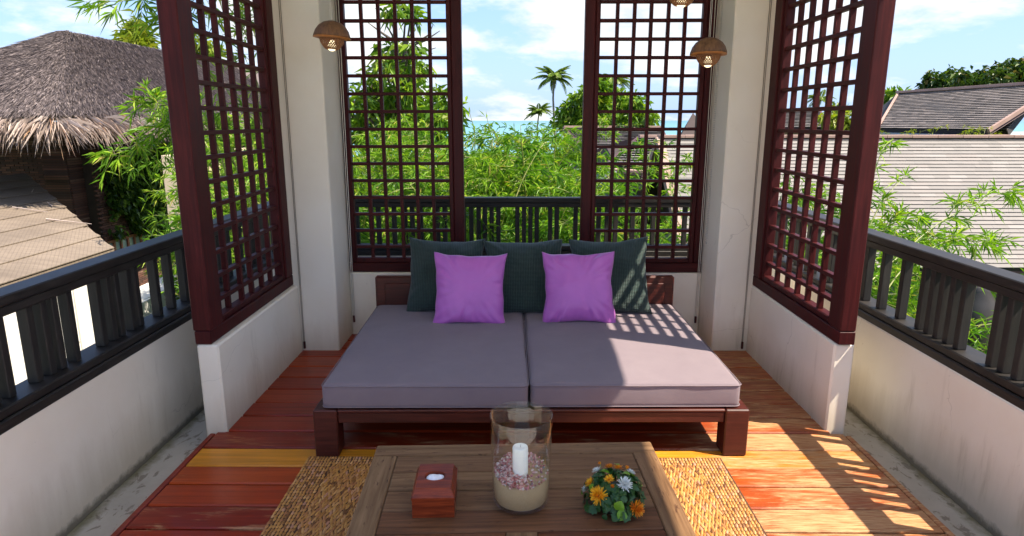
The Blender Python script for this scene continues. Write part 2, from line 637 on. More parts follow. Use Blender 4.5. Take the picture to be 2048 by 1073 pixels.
leafm('thatch_blade', [(0, (.06, .048, .050)), (.45, (.145, .118, .120)), (.85, (.24, .198, .195)), (1, (.36, .30, .285))], .05, .85, 0, (1, 1, 1))
leafm('fringe_blade', [(0, (.26, .20, .17)), (.5, (.50, .40, .35)), (.93, (.66, .56, .50)), (1, (.52, .27, .10))], .15, .7, 0, (1, 1, 1))


@material('flower_heart')
def _(t):
    return pbr(t, (.45, .10, .01), .8)


@material('culm')
def _(t):
    n = noi(t, coords(t, 'geo', (3, 3, 9)), 1.0, 3)
    return pbr(t, mixc(t, n, (.10, .16, .03), (.34, .33, .10)), .4)


@material('thatch_bed')
def _(t):
    n = noi(t, coords(t, 'geo', (14, 14, 5)), 1.0, 6, .7)
    b = noi(t, coords(t, 'geo'), .6, 4)
    c = mixc(t, n, (.05, .038, .036), (.23, .18, .165))
    c = mixc(t, mth(t, 'MULTIPLY', step(t, b, .45, .7), .4), c, (.06, .045, .045))
    return pbr(t, c, .95, bump(t, n, .9, .03))


@material('net_roof')
def _(t):
    v = coords(t, 'geo')
    s = N(t, 'ShaderNodeSeparateXYZ', {0: v})
    x, y = s.outputs[0], s.outputs[1]
    a = mth(t, 'ABSOLUTE', mth(t, 'SINE', mth(t, 'MULTIPLY', mth(t, 'ADD', x, mth(t, 'MULTIPLY', y, .6)), 62)))
    b = mth(t, 'ABSOLUTE', mth(t, 'SINE', mth(t, 'MULTIPLY', mth(t, 'SUBTRACT', x, mth(t, 'MULTIPLY', y, .6)), 62)))
    net = step(t, mth(t, 'MINIMUM', a, b), .30, .12)
    n = noi(t, coords(t, 'geo', (3, 14, 3)), 1.0, 6, .65)
    m = noi(t, v, .9, 4)
    c = mixc(t, n, (.11, .082, .060), (.30, .235, .175))
    c = mixc(t, mth(t, 'MULTIPLY', step(t, m, .4, .7), .6), c, (.10, .075, .055))
    c = mixc(t, mth(t, 'MULTIPLY', net, .36), c, (.10, .075, .06))
    return pbr(t, c, .9, bump(t, mth(t, 'ADD', net, n), .5, .008))


@material('brick')
def _(t):
    c = ramp(t, island(t), [(0, (.05, .022, .015)), (.5, (.12, .044, .028)), (.85, (.19, .075, .045)), (1, (.26, .15, .10))])
    return pbr(t, mixc(t, mth(t, 'MULTIPLY', noi(t, coords(t, 'geo'), 14, 4), .6), c, (.08, .05, .04)), .9)


@material('mortar')
def _(t):
    return pbr(t, mixc(t, noi(t, coords(t, 'geo'), 6, 4), (.03, .02, .016), (.08, .055, .042)), .95)


def shingles(name, stops, rough=.8, streak=.4):
    @material(name)
    def _(t):
        r = mth(t, 'FRACT', mth(t, 'ADD', island(t), N(t, 'ShaderNodeObjectInfo').outputs['Random']))
        c = ramp(t, r, stops)
        n = noi(t, coords(t, 'geo', (2.2, 2, 2)), 1.0, 5, .65)
        b = noi(t, coords(t, 'geo'), .8, 5, .6)
        c = mixc(t, mth(t, 'MULTIPLY', step(t, n, .4, .75), streak), c, stops[0][1])
        c = mixc(t, mth(t, 'MULTIPLY', step(t, b, .48, .66), .35), c, stops[-1][1])
        return pbr(t, c, rough)


shingles('pale_shingle', [(0, (.195, .178, .162)), (.5, (.215, .196, .178)), (.85, (.232, .206, .186)), (1, (.262, .24, .22))], .85, .25)
shingles('dark_shingle', [(0, (.10, .085, .074)), (.5, (.16, .135, .118)), (.85, (.21, .175, .152)), (1, (.24, .20, .175))])
shingles('grey_shingle', [(0, (.15, .14, .13)), (.5, (.23, .21, .195)), (1, (.32, .285, .26))])


@material('roof_tar')
def _(t):
    return pbr(t, (.03, .026, .025), .9)


@material('ridge_tile')
def _(t):
    return pbr(t, mixc(t, noi(t, coords(t, 'geo', (4, 2, 2)), 1.0, 5), (.27, .16, .125), (.44, .30, .24)), .8)


@material('dark_gable')
def _(t):
    return pbr(t, mixc(t, noi(t, coords(t, 'geo'), 5, 4), (.025, .016, .014), (.06, .038, .032)), .8)


@material('grass_ground')
def _(t):
    n = noi(t, coords(t, 'geo'), .35, 6, .65)
    m = noi(t, coords(t, 'geo'), 9, 4, .65)
    c = mixc(t, m, (.025, .055, .010), (.085, .13, .02))
    return pbr(t, mixc(t, step(t, n, .5, .7), c, (.10, .085, .045)), .95)


@material('sea_water')
def _(t):
    n = noi(t, coords(t, 'geo', (.06, .25, 1)), 1.0, 6, .6)
    d = step(t, N(t, 'ShaderNodeSeparateXYZ', {0: N(t, 'ShaderNodeNewGeometry').outputs['Position']}).outputs[1], 150, 4000)
    c = mixc(t, d, (.10, .27, .31), (.07, .21, .28))
    return pbr(t, c, .35, bump(t, n, .25, .5), **{'Specular IOR Level': .4})


@material('jar_glaze')
def _(t):
    return pbr(t, mixc(t, noi(t, coords(t, 'geo'), 8), (.02, .016, .014), (.06, .05, .042)), .4)


# ================================================================== large structure: the land and the sea
def ground_z(x, y):
    r = max(0.0, y - 14)
    return -3.2 - min(7.6, r * .042) + .25 * noise.noise(Vector((x * .15, y * .15, 0)))


xs = np.concatenate([np.linspace(-400, -40, 12), np.linspace(-36, 40, 39), np.linspace(48, 400, 12)])
ys = np.concatenate([np.linspace(-300, -20, 8), np.linspace(-16, 60, 39), np.linspace(66, 260, 20)])
V = [(x, y, ground_z(x, y)) for y in ys for x in xs]
nx = len(xs)
F = [(j * nx + i, j * nx + i + 1, (j + 1) * nx + i + 1, (j + 1) * nx + i) for j in range(len(ys) - 1) for i in range(nx - 1)]
ob('ground', pydata('ground', V, F, 'grass_ground', True), kind='structure')
ob('sea', pydata('sea', [(-40000, 210, -9.6), (40000, 210, -9.6), (40000, 50000, -9.6), (-40000, 50000, -9.6)], [(0, 1, 2, 3)], 'sea_water'), kind='structure')

# ================================================================== the terrace
XL, XR = -1.575, 1.678          # inner faces of the side walls
box('terrace', -3.9, 3.9, -5.0, .398, -.34, -.02, 'bounce_floor_stone', None, .004, kind='structure')  # unseen pale floor behind the camera, added to bounce sunlight onto the shaded faces
floor = box('floor', -2.10, 2.20, .4, 5.63, -.40, -.12, 'concrete', kind='structure')
seams = [1.18, 1.355, 1.53, 1.705, 1.88, 2.05, 2.215, 2.385, 2.55, 2.727, 2.888, 3.07, 3.256, 3.444, 3.623, 3.825, 4.02, 4.21, 4.40, 4.58, 4.75, 4.913]
tones = [.2, .3, .25, .35, .2, .3, .25, .12, .42, .50, 1.0, .12, .26, .18, .40, .26, .40, .44, .36, .40, .34]
wears = [.0, .02, .05, -.02, .0, .03, .05, .14, -.04, .02, .04, .13, -.03, -.05, -.1, -.08, -.06, -.05, -.05, -.05, -.05]
for y0, y1, tn, wr in zip(seams, seams[1:], tones, wears):
    x0, x1 = (-1.63, 1.762) if y1 < 3.26 else (-1.60, 1.70)
    p = box('plank', x0, x1, y0 + .0055, y1 - .0055, -.118, random.uniform(-.0015, .0015), 'deck_wood', floor, .006)
    p.location -= floor.location
    p['tone'], p['wear'] = tn, wr
for x0, x1 in ((-1.662, -1.634), (1.766, 1.794)):
    p = box('edge_board', x0, x1, .6, 3.232, -.118, -.003, 'deck_wood', floor, .003)
    p.location -= floor.location
    p['tone'], p['wear'] = .12, .0
box('gutter', -1.957, -1.664, .4, 5.63, -.119, -.106, 'concrete', None, .002, kind='structure')
box('gutter', 1.796, 2.068, .4, 5.63, -.119, -.106, 'concrete', None, .002, kind='structure')

W = 'wall_plaster'


def wall(name, label, cat, bounds, bev=.006):
    o = box(name, *bounds, W, None, bev)
    return tag(o, label, cat)


wall('parapet_wall', 'long cream plastered parapet under the left railing, beside the wet concrete strip', 'parapet', (-2.13, -1.959, .4, 5.638, -3.4, .490))
wall('parapet_wall', 'long sunlit cream parapet under the right railing, with faint cracks', 'parapet', (2.070, 2.235, .4, 5.638, -3.4, .490))
wall('parapet_wall', 'low parapet carrying the back railing behind the daybed', 'parapet', (-2.13, 2.235, 5.642, 5.81, -3.4, .490))
wall('low_wall', 'low plastered wall under the left wooden lattice screen', 'low wall', (-1.69, XL, 3.24, 4.525, -.05, .497), .010)
wall('low_wall', 'low plastered wall under the right wooden lattice screen', 'low wall', (XR, 1.787, 3.283, 4.545, -.05, .497), .010)
wall('low_wall', 'low plastered wall behind the daybed headboard', 'low wall', (-1.304, 1.424, 4.914, 5.04, -.05, .497), .006)
wall('pillar', 'tall white square pillar at the back left corner, beside the left screen', 'pillar', (-1.70, -1.306, 4.53, 5.06, -.05, 3.2), .008)
wall('pillar', 'tall white square pillar at the back right corner, with a bead chain hanging down it', 'pillar', (1.426, 1.80, 4.55, 5.06, -.05, 3.2), .008)
c_ = box('ceiling', -1.75, 2.36, 1.15, 5.9, 3.203, 3.32, 'ceiling_paint', None, .005, kind='structure')


# ------------------------------------------------------------------ lattice screens
jr = random.Random(23)


def screen(name, label, u0, u1, plane, axis, posts, ncol, s0, s1, depth_in, group='lattice screens round the daybed'):
    """a framed lattice from s0 to s1 along the wall; u0,u1 the lattice opening"""
    root = thing(name, label, 'lattice screen', (0, 0, 0), group=group)
    zb, zt, hb, ht = .50, 3.2, .607, 3.12
    T = .085

    def bx(nm, a0, a1, z0, z1, th, mat, off=0.0, bev=.004):
        if axis == 'x':
            o = box(nm, a0, a1, plane + off - th / 2, plane + off + th / 2, z0, z1, mat, root, bev)
        else:
            o = box(nm, plane + off - th / 2, plane + off + th / 2, a0, a1, z0, z1, mat, root, bev)
        return o
    ofs = .035                                                   # width of the inner, set-back frame
    bx('bottom_rail', s0, s1, zb, hb - ofs, T, 'screen_wood_cross' if axis == 'x' else 'screen_wood')
    bx('top_rail', s0, s1, ht + ofs, zt, T, 'screen_wood')
    for (a, b) in ((s0, u0 - ofs), (u1 + ofs, s1)):
        bx('stile', a, b, hb - ofs + .001, ht + ofs - .001, T + (.012 if posts == a else 0), 'screen_wood', 0, .006)
    # thin bead and inner frame, set back from the face
    for (a, b) in ((u0 - ofs, u0), (u1, u1 + ofs)):
        bx('inner_stile', a, b, hb - ofs, ht + ofs, T - .026, 'screen_wood', 0, .006)
    bx('inner_rail', u0, u1, hb - ofs, hb, T - .026, 'screen_wood', 0, .006)
    bx('inner_rail', u0, u1, ht, ht + ofs, T - .026, 'screen_wood', 0, .006)
    stp = (u1 - u0) / ncol
    for i in range(1, ncol):
        c = u0 + stp * i
        bx('upright_bar', c - .0125, c + .0125, hb, ht, .030, 'screen_wood', 0, .002).rotation_euler = (jr.gauss(0, .0022), jr.gauss(0, .0022), 0)
    for k in range(19):
        z = .694 + .1275 * k
        bx('cross_bar', u0, u1, z - .0115, z + .0115, .036, 'screen_wood_cross' if axis == 'x' else 'screen_wood', 0, .002).rotation_euler = (jr.gauss(0, .002), jr.gauss(0, .002), 0)
    return root


screen('lattice_screen', 'dark red lattice screen left of the open gap, tree branches seen through it', -1.252, -.517, 4.975, 'x', None, 6, -1.303, -.408, .05)
screen('lattice_screen', 'dark red lattice screen right of the open gap, gabled roofs seen through it', .594, 1.326, 4.975, 'x', None, 6, .484, 1.423, .05)
screen('lattice_screen', 'dark red lattice screen on the left side wall, thatched roof and bamboo seen through it', 3.425, 4.372, -1.650, 'y', 3.24, 6, 3.24, 4.527, .05)
screen('lattice_screen', 'dark red lattice screen on the right side wall, pale tiled roof seen through it', 3.425, 4.39, 1.728, 'y', 3.24, 6, 3.26, 4.547, .05)


# ------------------------------------------------------------------ railings
def railing(label, axis, p_in, p_out, a0, a1, places, sgn):
    root = thing('railing', label, 'railing', group='weathered dark wood railings round the terrace')

    def bx(nm, a, b, p, q, z0, z1, mat, bev=.004):
        p, q = min(p, q), max(p, q)
        return box(nm, a, b, p, q, z0, z1, mat, root, bev) if axis == 'x' else box(nm, p, q, a, b, z0, z1, mat, root, bev)
    m = (p_in + p_out) / 2
    bx('handrail', a0, a1, p_in, p_out, .952, .9945, 'rail_wood', .005)
    bx('under_rail', a0, a1, p_in + sgn * .006, p_out - sgn * .045, .912, .951, 'rail_wood')
    bx('bottom_rail', a0, a1, p_in - sgn * .006, p_out + sgn * .02, .532, .572, 'rail_wood', .006)
    bx('ledge', a0, a1, p_in - sgn * .016, p_in + sgn * .035, .484, .531, 'rail_wood', .006)
    for y in places:
        bx('baluster', y - .019, y + .019, m - .033, m + .013, .573, .911, 'baluster_wood', .003)
    return root


rl = random.Random(3)
left_y = [1.42, 1.50, 1.66, 1.73, 1.80, 1.95, 2.03, 2.118, 2.203, 2.276, 2.422, 2.499, 2.563, 2.653, 2.848, 2.925, 2.986, 3.082, 3.145, 3.327, 3.467, 3.62, 3.70, 3.86, 4.05, 4.12, 4.21, 4.40, 4.55, 4.63, 4.82, 4.90, 5.05]
right_y = [1.40, 1.55, 1.62, 1.78, 1.86, 2.02, 2.10, 2.25, 2.33, 2.404, 2.476, 2.554, 2.622, 2.835, 2.912, 2.986, 3.057, 3.131, 3.305, 3.491, 3.66, 3.74, 3.92, 4.08, 4.16, 4.35, 4.43, 4.60, 4.72, 4.90, 5.05]
back_x = [-1.62, -1.55, -1.40, -1.33, -1.21, -1.15, -1.02, -.93, -.87, -.80, -.66, -.60, -.50, -.445, -.382, -.321, -.268, -.213, -.157, -.001, .054, .107, .160, .271, .325, .48, .55, .67, .74, .81, .95, 1.05, 1.12, 1.30, 1.38, 1.55, 1.62]
railing('dark wooden railing along the left side, white garden wall seen between its balusters', 'y', -1.971, -2.081, .6, 5.638, [1.06 * v for v in left_y], -1)
railing('dark wooden railing along the right side, green bamboo seen between its balusters', 'y', 2.092, 2.203, .6, 5.638, [1.06 * v for v in right_y], 1)
railing('dark wooden railing across the back, behind the daybed and the open gap', 'x', 5.642, 5.754, -2.081, 2.203, [1.064 * v for v in back_x], 1)

# ================================================================== houses, roofs and walls beyond the terrace
rng = np.random.default_rng(11)


def quad_pt(q, u, v):
    """q = ridge start, ridge end, eave end, eave start; u along, v downslope"""
    a, b, c, d = q
    u, v = np.asarray(u)[..., None], np.asarray(v)[..., None]
    return (a * (1 - u) + b * u) * (1 - v) + (d * (1 - u) + c * u) * v


def shingle_slope(parent, q, courses, width, mat, singles=0, seed=1, thick=.010, clip=None, raise_=.019):
    """courses of separate shingles, each one a slab lifted at its lower edge"""
    rg = np.random.default_rng(seed)
    q = [np.array(p, float) for p in q]
    a, b, c, d = q
    nrm = np.cross(b - a, d - a)
    nrm /= np.linalg.norm(nrm)
    if nrm[2] < 0:
        nrm = -nrm
    nw = max(2, int(round(np.linalg.norm(c - d) / width)))
    Cc, Uu, Vv, Ww = [], [], [], []
    for k in range(courses):
        v0, v1 = k / courses, (k + 1) / courses
        off = rg.uniform(0, 1)
        cuts = np.clip((np.arange(nw + 2) - off + rg.uniform(-.12, .12, nw + 2)) / nw, 0, 1)
        cuts = np.unique(cuts)
        for u0, u1 in zip(cuts, cuts[1:]):
            if (u1 - u0) * nw < .12:
                continue
            um = (u0 + u1) / 2
            if clip is not None and not clip(um, (v0 + v1) / 2):
                continue
            top = quad_pt(q, um, max(0, v0 - .25 / courses))
            bot = quad_pt(q, um, v1 + rg.uniform(-.012, .018) / courses)
            side = quad_pt(q, u1, v1) - quad_pt(q, u0, v1)
            lift = raise_ * (1 + rg.uniform(-.04, .07))
            cen = (top + bot) / 2 + nrm * (lift * .5 + .006)
            dn = (bot - top) / 2 + nrm * (lift * .5)
            Cc.append(cen); Uu.append(side / 2 * .9985); Vv.append(dn); Ww.append(nrm * thick / 2)
    Cc, Uu, Vv, Ww = map(np.array, (Cc, Uu, Vv, Ww))
    if singles:
        vis = [i for i in range(len(Cc)) if True]
        key = []
        for i in vis:
            p = Vector(Cc[i])
            x, y, ok = project(p)
            key.append((0 if ok else 1, (p - cam.location).length, i))
        key.sort()
        pick = [k[2] for k in key[:singles]]
        rest = np.setdiff1d(np.arange(len(Cc)), pick)
        me = box_mesh(1, 1, 1, mat, 0)
        for i in pick:
            M4 = Matrix((list(Uu[i] * 2) + [0], list(Vv[i] * 2) + [0], list(Ww[i] * 2) + [0], [0, 0, 0, 1])).transposed()
            M4.translation = Vector(Cc[i])
            o = ob('shingle', me, parent)
            l, r_, s_ = M4.decompose()
            o.location, o.rotation_mode, o.rotation_quaternion, o.scale = l, 'QUATERNION', r_, s_
        ob('shingle_courses', boxes_mesh('shingle_courses', Cc[rest], Uu[rest], Vv[rest], Ww[rest], mat), parent, kind='stuff')
    else:
        ob('shingle_courses', boxes_mesh('shingle_courses', Cc, Uu, Vv, Ww, mat), parent, kind='stuff')


def project(p):
    x, y, z = p[0], p[1], p[2] - H
    xr = x * math.cos(YAW) + y * math.sin(YAW)
    yr = -x * math.sin(YAW) + y * math.cos(YAW)
    zc = yr * math.cos(PITCH) - z * math.sin(PITCH)
    yc = -z * math.cos(PITCH) - yr * math.sin(PITCH)
    if zc < .1:
        return 0, 0, False
    X, Y = 1024 + FPX * xr / zc, 536.5 + FPX * yc / zc
    return X, Y, (0 < X < 2048 and 0 < Y < 1073)


def slab(name, q, th, mat, parent=None):
    """a sloping slab with the quad q as its top face"""
    q = [Vector(p) for p in q]
    n = (q[1] - q[0]).cross(q[3] - q[0]).normalized()
    if n.z < 0:
        n = -n
    lo = [p - n * th for p in q]
    return ob(name, pydata(name, q + lo, [(0, 1, 2, 3), (7, 6, 5, 4), (0, 4, 5, 1), (1, 5, 6, 2), (2, 6, 7, 3), (3, 7, 4, 0)], mat), parent)


def beam(name, a, b, w_, h_, mat, parent=None):
    a, b = Vector(a), Vector(b)
    d = b - a
    L = d.length
    d.normalize()
    s = d.cross(Vector((0, 0, 1))).normalized()
    u = s.cross(d)
    me = box_mesh(w_, L, h_, mat, .004)
    o = ob(name, me, parent)
    M4 = Matrix((s, d, u)).transposed().to_4x4()
    o.matrix_local = Matrix.Translation((a + b) / 2) @ M4
    return o


# ---- nearest roof on the right: pale shingles, seen from above across the garden
h1 = thing('tiled_house', 'nearest house on the right, its broad pale shingled roof beyond the right railing', 'house', group='shingled houses beyond the terrace')
RY, RZ, EY, EZ = 12.0, 1.335, 9.6, -.52
q1 = [(2.62, RY, RZ), (15.0, RY, RZ), (15.0, EY, EZ), (2.62, EY, EZ)]
slab('roof', q1, .10, 'roof_tar', h1)
qb = [(2.62, RY, RZ), (15.0, RY, RZ), (15.0, 14.4, EZ), (2.62, 14.4, EZ)]
slab('roof', qb, .10, 'roof_tar', h1)
shingle_slope(h1, q1, 34, .27, 'pale_shingle', 300, 5)
for i in range(28):
    x0 = 2.55 + i * .45
    beam('ridge_cap', (x0, RY + .03, RZ + .035), (x0 + .445, RY + .03, RZ + .035 + .004 * (i % 2)), .24, .05, 'ridge_tile', h1)
beam('verge_board', (2.56, RY, RZ - .03), (2.56, EY - .05, EZ - .07), .13, .14, 'ridge_tile', h1)
beam('verge_board', (2.56, RY, RZ - .03), (2.56, 14.4, EZ - .07), .13, .14, 'ridge_tile', h1)
beam('eave_board', (2.6, EY + .04, EZ - .12), (15, EY + .04, EZ - .12), .03, .15, 'fascia_wood', h1)
box('wall', 2.95, 15, 10.2, 13.8, -3.4, -.45, 'green_render', h1)
ob('gable', pydata('gable', [(2.93, 10.2, -.45), (2.93, 13.8, -.45), (2.93, 12.0, 1.05), (3.1, 10.2, -.45), (3.1, 13.8, -.45), (3.1, 12.0, 1.05)], [(0, 2, 1), (3, 4, 5), (0, 3, 5, 2), (1, 2, 5, 4), (0, 1, 4, 3)], 'dark_gable'), h1)

# ---- second roof on the right, darker, with a gable
h2 = thing('tiled_house', 'house with a dark brown shingled roof behind the nearest right roof, under the dark trees', 'house', group='shingled houses beyond the terrace')
A, B = at(1797, 188, 22), at(2090, 169, 16.4)
Cc_, D_ = at(2015, 262, 14.2), at(1756, 258, 19.2)
B = Vector((B.x, B.y, A.z))
e_d = (B - A) * 1.0
slab('roof', [A, B, Cc_, D_], .12, 'roof_tar', h2)
shingle_slope(h2, [A, B, Cc_, D_], 24, .24, 'dark_shingle', 0, 6, .012, None, .028)
beam('ridge_cap', A + Vector((0, 0, .05)), B + Vector((0, 0, .05)), .22, .07, 'ridge_tile', h2)
hipb = at(1752, 216, 23.5)
slab('roof', [A, A + Vector((.01, .01, 0)), hipb + Vector((-.5, .6, -.9)), D_], .1, 'roof_tar', h2)
beam('ridge_cap', A + Vector((0, 0, .04)), D_ + (A - D_) * .02 + Vector((0, 0, .05)), .07, .05, 'ridge_tile', h2)
g0, g1 = at(1972, 264, 14.0), at(2080, 196, 14.4)
gdir = (g1 - g0)
gback = (g0 - cam.location) * .16 + Vector((0, 0, -.03))
slab('gable_roof', [g0, g1, g1 + gback, g0 + gback], .10, 'fascia_wood', h2)
beam('verge_board', g0 + Vector((0, -.06, .02)), g1 + Vector((0, -.06, .02)), .06, .09, 'ridge_tile', h2)
box('wall', g0.x + .5, g0.x + 8, 15.2, 20.5, -3.6, 1.32, 'grey_render', h2)
box('wall', 10.9, g0.x + .45, 16.6, 20.5, -3.6, 1.25, 'dark_gable', h2)


# ---- gabled roofs seen through the right back screen and in the gap
def gable_house(label, ra, rb, ea, eb, mat, wallmat, courses=12, seed=1, verge=True):
    h = thing('tiled_house', label, 'house', group='shingled houses beyond the terrace')
    ra, rb, ea, eb = map(Vector, (ra, rb, ea, eb))
    slab('roof', [ra, rb, eb, ea], .12, 'roof_tar', h)
    shingle_slope(h, [ra, rb, eb, ea], courses, .26, mat, 0, seed, .016, None, .06)
    back = Vector((0, 2 * (ra.y - ea.y), 0))
    ea2, eb2 = ea + back, eb + back
    slab('roof', [ra, rb, eb2, ea2], .12, 'roof_tar', h)
    beam('ridge_cap', ra + Vector((0, 0, .05)), rb + Vector((0, 0, .05)), .26, .08, 'ridge_tile', h)
    if verge:
        for r_, e_ in ((ra, ea), (ra, ea2), (rb, eb), (rb, eb2)):
            beam('verge_board', r_ + Vector((0, 0, -.06)), e_ + Vector((0, 0, -.06)), .10, .22, 'fascia_wood', h)
    i = .25
    x0, x1 = min(ra.x, ea.x) + i, max(rb.x, eb.x) - i
    y0, y1 = ea.y + .35, ea2.y - .35
    z = min(ea.z, eb.z) - .05
    box('wall', x0, x1, y0, y1, z - 4, z, wallmat, h)
    ym = (y0 + y1) / 2
    zt = ra.z - .2
    ob('gable', pydata('gable', [(x0, y0, z), (x0, y1, z), (x0, ym, zt), (x1, y0, z), (x1, y1, z), (x1, ym, zt)], [(0, 2, 1), (3, 4, 5), (0, 3, 5, 2), (1, 2, 5, 4), (0, 1, 4, 3)], 'dark_gable'), h)
    return h


gable_house('long grey roofed house with a dark gable, right of the bamboo in the open gap', at(1128, 257, 25), at(1322, 257, 25), at(1172, 306, 21), at(1345, 306, 21), 'grey_shingle', 'dark_gable', 16, 8)
gable_house('small coursed brown roof below the grey one, behind the right back screen', at(1278, 277, 18), at(1335, 277, 18.0), at(1216, 330, 15.6), at(1304, 330, 15.6), 'grey_shingle', 'dark_gable', 12, 9)
gable_house('low roof corner with a pale fascia, lowest of the roofs behind the right back screen', at(1212, 345, 14.5), at(1290, 350, 14.0), at(1226, 372, 13.2), at(1282, 384, 12.4), 'dark_shingle', 'dark_gable', 8, 10)
gable_house('far grey roof with a pinkish ridge, seen through the right side screen', at(1556, 223, 28), at(1640, 223, 28), at(1560, 258, 24), at(1652, 258, 24), 'grey_shingle', 'cream_render', 12, 12)
pk = thing('peaked_roof', 'steep dark peaked roof, small and far, at the right edge of the right back screen', 'roof')
pA = at(1386, 226, 30)
pb = [at(1352, 290, 28), at(1430, 290, 28), at(1430, 290, 33), at(1352, 290, 33)]
pb = [Vector((p.x, p.y, pb[0].z)) for p in pb]
ob('roof', pydata('roof', [pA] + pb, [(0, 1, 2), (0, 2, 3), (0, 3, 4), (0, 4, 1), (4, 3, 2, 1)], 'dark_gable'), pk)
box('wall', pb[0].x + .3, pb[1].x - .3, 28.4, 32.6, -5, pb[0].z + .1, 'dark_gable', pk)

p0, p1 = at(1066, 343, 14), at(1232, 346, 14)
o = box('garden_wall', p0.x, p1.x, 13.9, 14.1, -3.6, p0.z, 'grey_render')
tag(o, 'flat blue grey garden wall half hidden by the bamboo, right of the open gap', 'wall')
for x in np.arange(p0.x + .6, p1.x, .75):
    s_ = box('cap_stone', x - .6, x + .14, 13.86, 14.14, p0.z + .001, p0.z + .04, 'grey_render', o)
    s_.location -= o.location

# ---- left: thatched house
th = thing('thatched_house', 'big house on the left with a steep grey thatched roof and shaggy eaves', 'house')
ap, apf = Vector((-9.57, 14.6, 3.48)), Vector((-9.7, 28, 3.48))
cr, cl_ = Vector((-7.30, 10.5, 1.73)), Vector((-12.6, 10.0, 1.62))
crf, clf = Vector((-7.30, 31, 1.73)), Vector((-12.6, 31, 1.70))


def sag(p, v):
    return p + np.array([0, 0, -.10])[None] * np.sin(np.asarray(v) * math.pi)[..., None]


faces = [[ap, ap, cr, cl_], [ap, apf, crf, cr], [apf, ap, cl_, clf]]
V, F = [], []
for q in faces:
    q = [np.array(p) for p in q]
    nu, nv = 14, 10
    o_ = len(V)
    for j in range(nv + 1):
        for i in range(nu + 1):
            pt = quad_pt(q, i / nu, j / nv) + np.array([0, 0, -.10 * math.sin(j / nv * math.pi)])
            pt[2] += .05 * noise.noise(Vector(pt * .9))
            V.append(pt)
    F += [(o_ + j * (nu + 1) + i, o_ + j * (nu + 1) + i + 1, o_ + (j + 1) * (nu + 1) + i + 1, o_ + (j + 1) * (nu + 1) + i) for j in range(nv) for i in range(nu)]
me = pydata('roof', V, F, 'thatch_bed', True)
rf = ob('roof', me, th)
Ps, Ds, Ls, Wss = [], [], [], []
for q, n, umax in ((faces[0], 70000, 1.0), (faces[1], 120000, .60)):
    q = [np.array(p) for p in q]
    u, v = rng.uniform(0, umax, n), np.sqrt(rng.uniform(0, 1, n)) if q is faces[0] else rng.uniform(0, 1, n)
    v = (np.floor(v * 44) + rng.uniform(0, .6, n)) / 44                # laid in courses
    p = sag(quad_pt(q, u, v), v)
    dn = quad_pt(q, u, np.minimum(v + .02, 1.02)) - quad_pt(q, u, v)
    dn /= np.linalg.norm(dn, axis=1, keepdims=True)
    dn = dn + rng.normal(size=(n, 3)) * .07
    nr = np.cross(q[2] - q[3], q[0] - q[3])
    nr /= np.linalg.norm(nr)
    nr = nr if nr[2] > 0 else -nr
    Ps.append(p + nr * rng.uniform(.0, .03, (n, 1)) + np.array([0, 0, .02]))
    Ds.append(dn + nr * .13)
    Ls.append(rng.uniform(.14, .36, n))
    Wss.append(rng.uniform(.006, .015, n))
Vv, Ff = leaf_arrays(np.concatenate(Ps), np.concatenate(Ds), np.concatenate(Ls), np.concatenate(Wss), rng, .06, .1)
ob('thatch', npmesh('thatch', Vv, Ff, 'thatch_blade'), th, kind='stuff')
# shaggy fringe hanging from the eaves
Ps, Ds, Ls, Wss = [], [], [], []
for a, b, n in ((cl_, cr, 1700), (cr, crf, 4600)):
    a, b = np.array(a), np.array(b)
    u = rng.uniform(0, 1, n) if b is not crf else rng.uniform(0, 1, n) ** 1.6
    p = a + (b - a) * u[:, None] + rng.normal(size=(n, 3)) * .035 + np.array([0, 0, -.03])
    out = np.cross(b - a, [0, 0, 1.0])
    out /= np.linalg.norm(out)
    cl2 = np.exp(-np.abs(u - (1 if b is not crf and a[0] < -10 else 0)) * 9)[:, None]
    d = out * rng.uniform(.25, .9, (n, 1)) + np.array([0, 0, -1.0]) * rng.uniform(.35, 1.0, (n, 1)) + rng.normal(size=(n, 3)) * .22
    Ps.append(p); Ds.append(d); Ls.append(rng.uniform(.20, .62, n) * (1 - .25 * np.abs(np.sin(u * 55)))); Wss.append(rng.uniform(.012, .03, n))
Vv, Ff = leaf_arrays(np.concatenate(Ps), np.concatenate(Ds), np.concatenate(Ls), np.concatenate(Wss), rng, .22, .1)
ob('eave_fringe', npmesh('eave_fringe', Vv, Ff, 'fringe_blade'), th, kind='stuff')
WX = -9.2
wl = box('wall', -12.2, WX, 14.2, 30, -3.6, 1.62, 'mortar', th)
# bricks of the side and end walls
C_, U_, V_, W_ = [], [], [], []
bl, bh = .20, .05
for k in range(int(4.2 / bh)):
    z = -2.55 + k * bh
    for j in range(int(9.0 / bl)):
        y = 14.2 + (j + .5 * (k % 2)) * bl
        C_.append((WX + .012 + rng.uniform(-.006, .006), y, z)); U_.append((.02, 0, 0)); V_.append((0, bl / 2 - .006, 0)); W_.append((0, 0, bh / 2 - .006))
    for j in range(int(2.5 / bl)):
        x = -12.1 + (j + .5 * (k % 2)) * bl
        C_.append((x, 14.188 + rng.uniform(-.006, .006), z)); U_.append((bl / 2 - .006, 0, 0)); V_.append((0, .02, 0)); W_.append((0, 0, bh / 2 - .006))
ob('brick', boxes_mesh('brick', C_, U_, V_, W_, 'brick'), th, kind='stuff')
pr = box('corner_pier', -9.97, -9.47, 13.75, 14.25, -3.5, 1.60, 'mortar', th)
C_, U_, V_, W_ = [], [], [], []
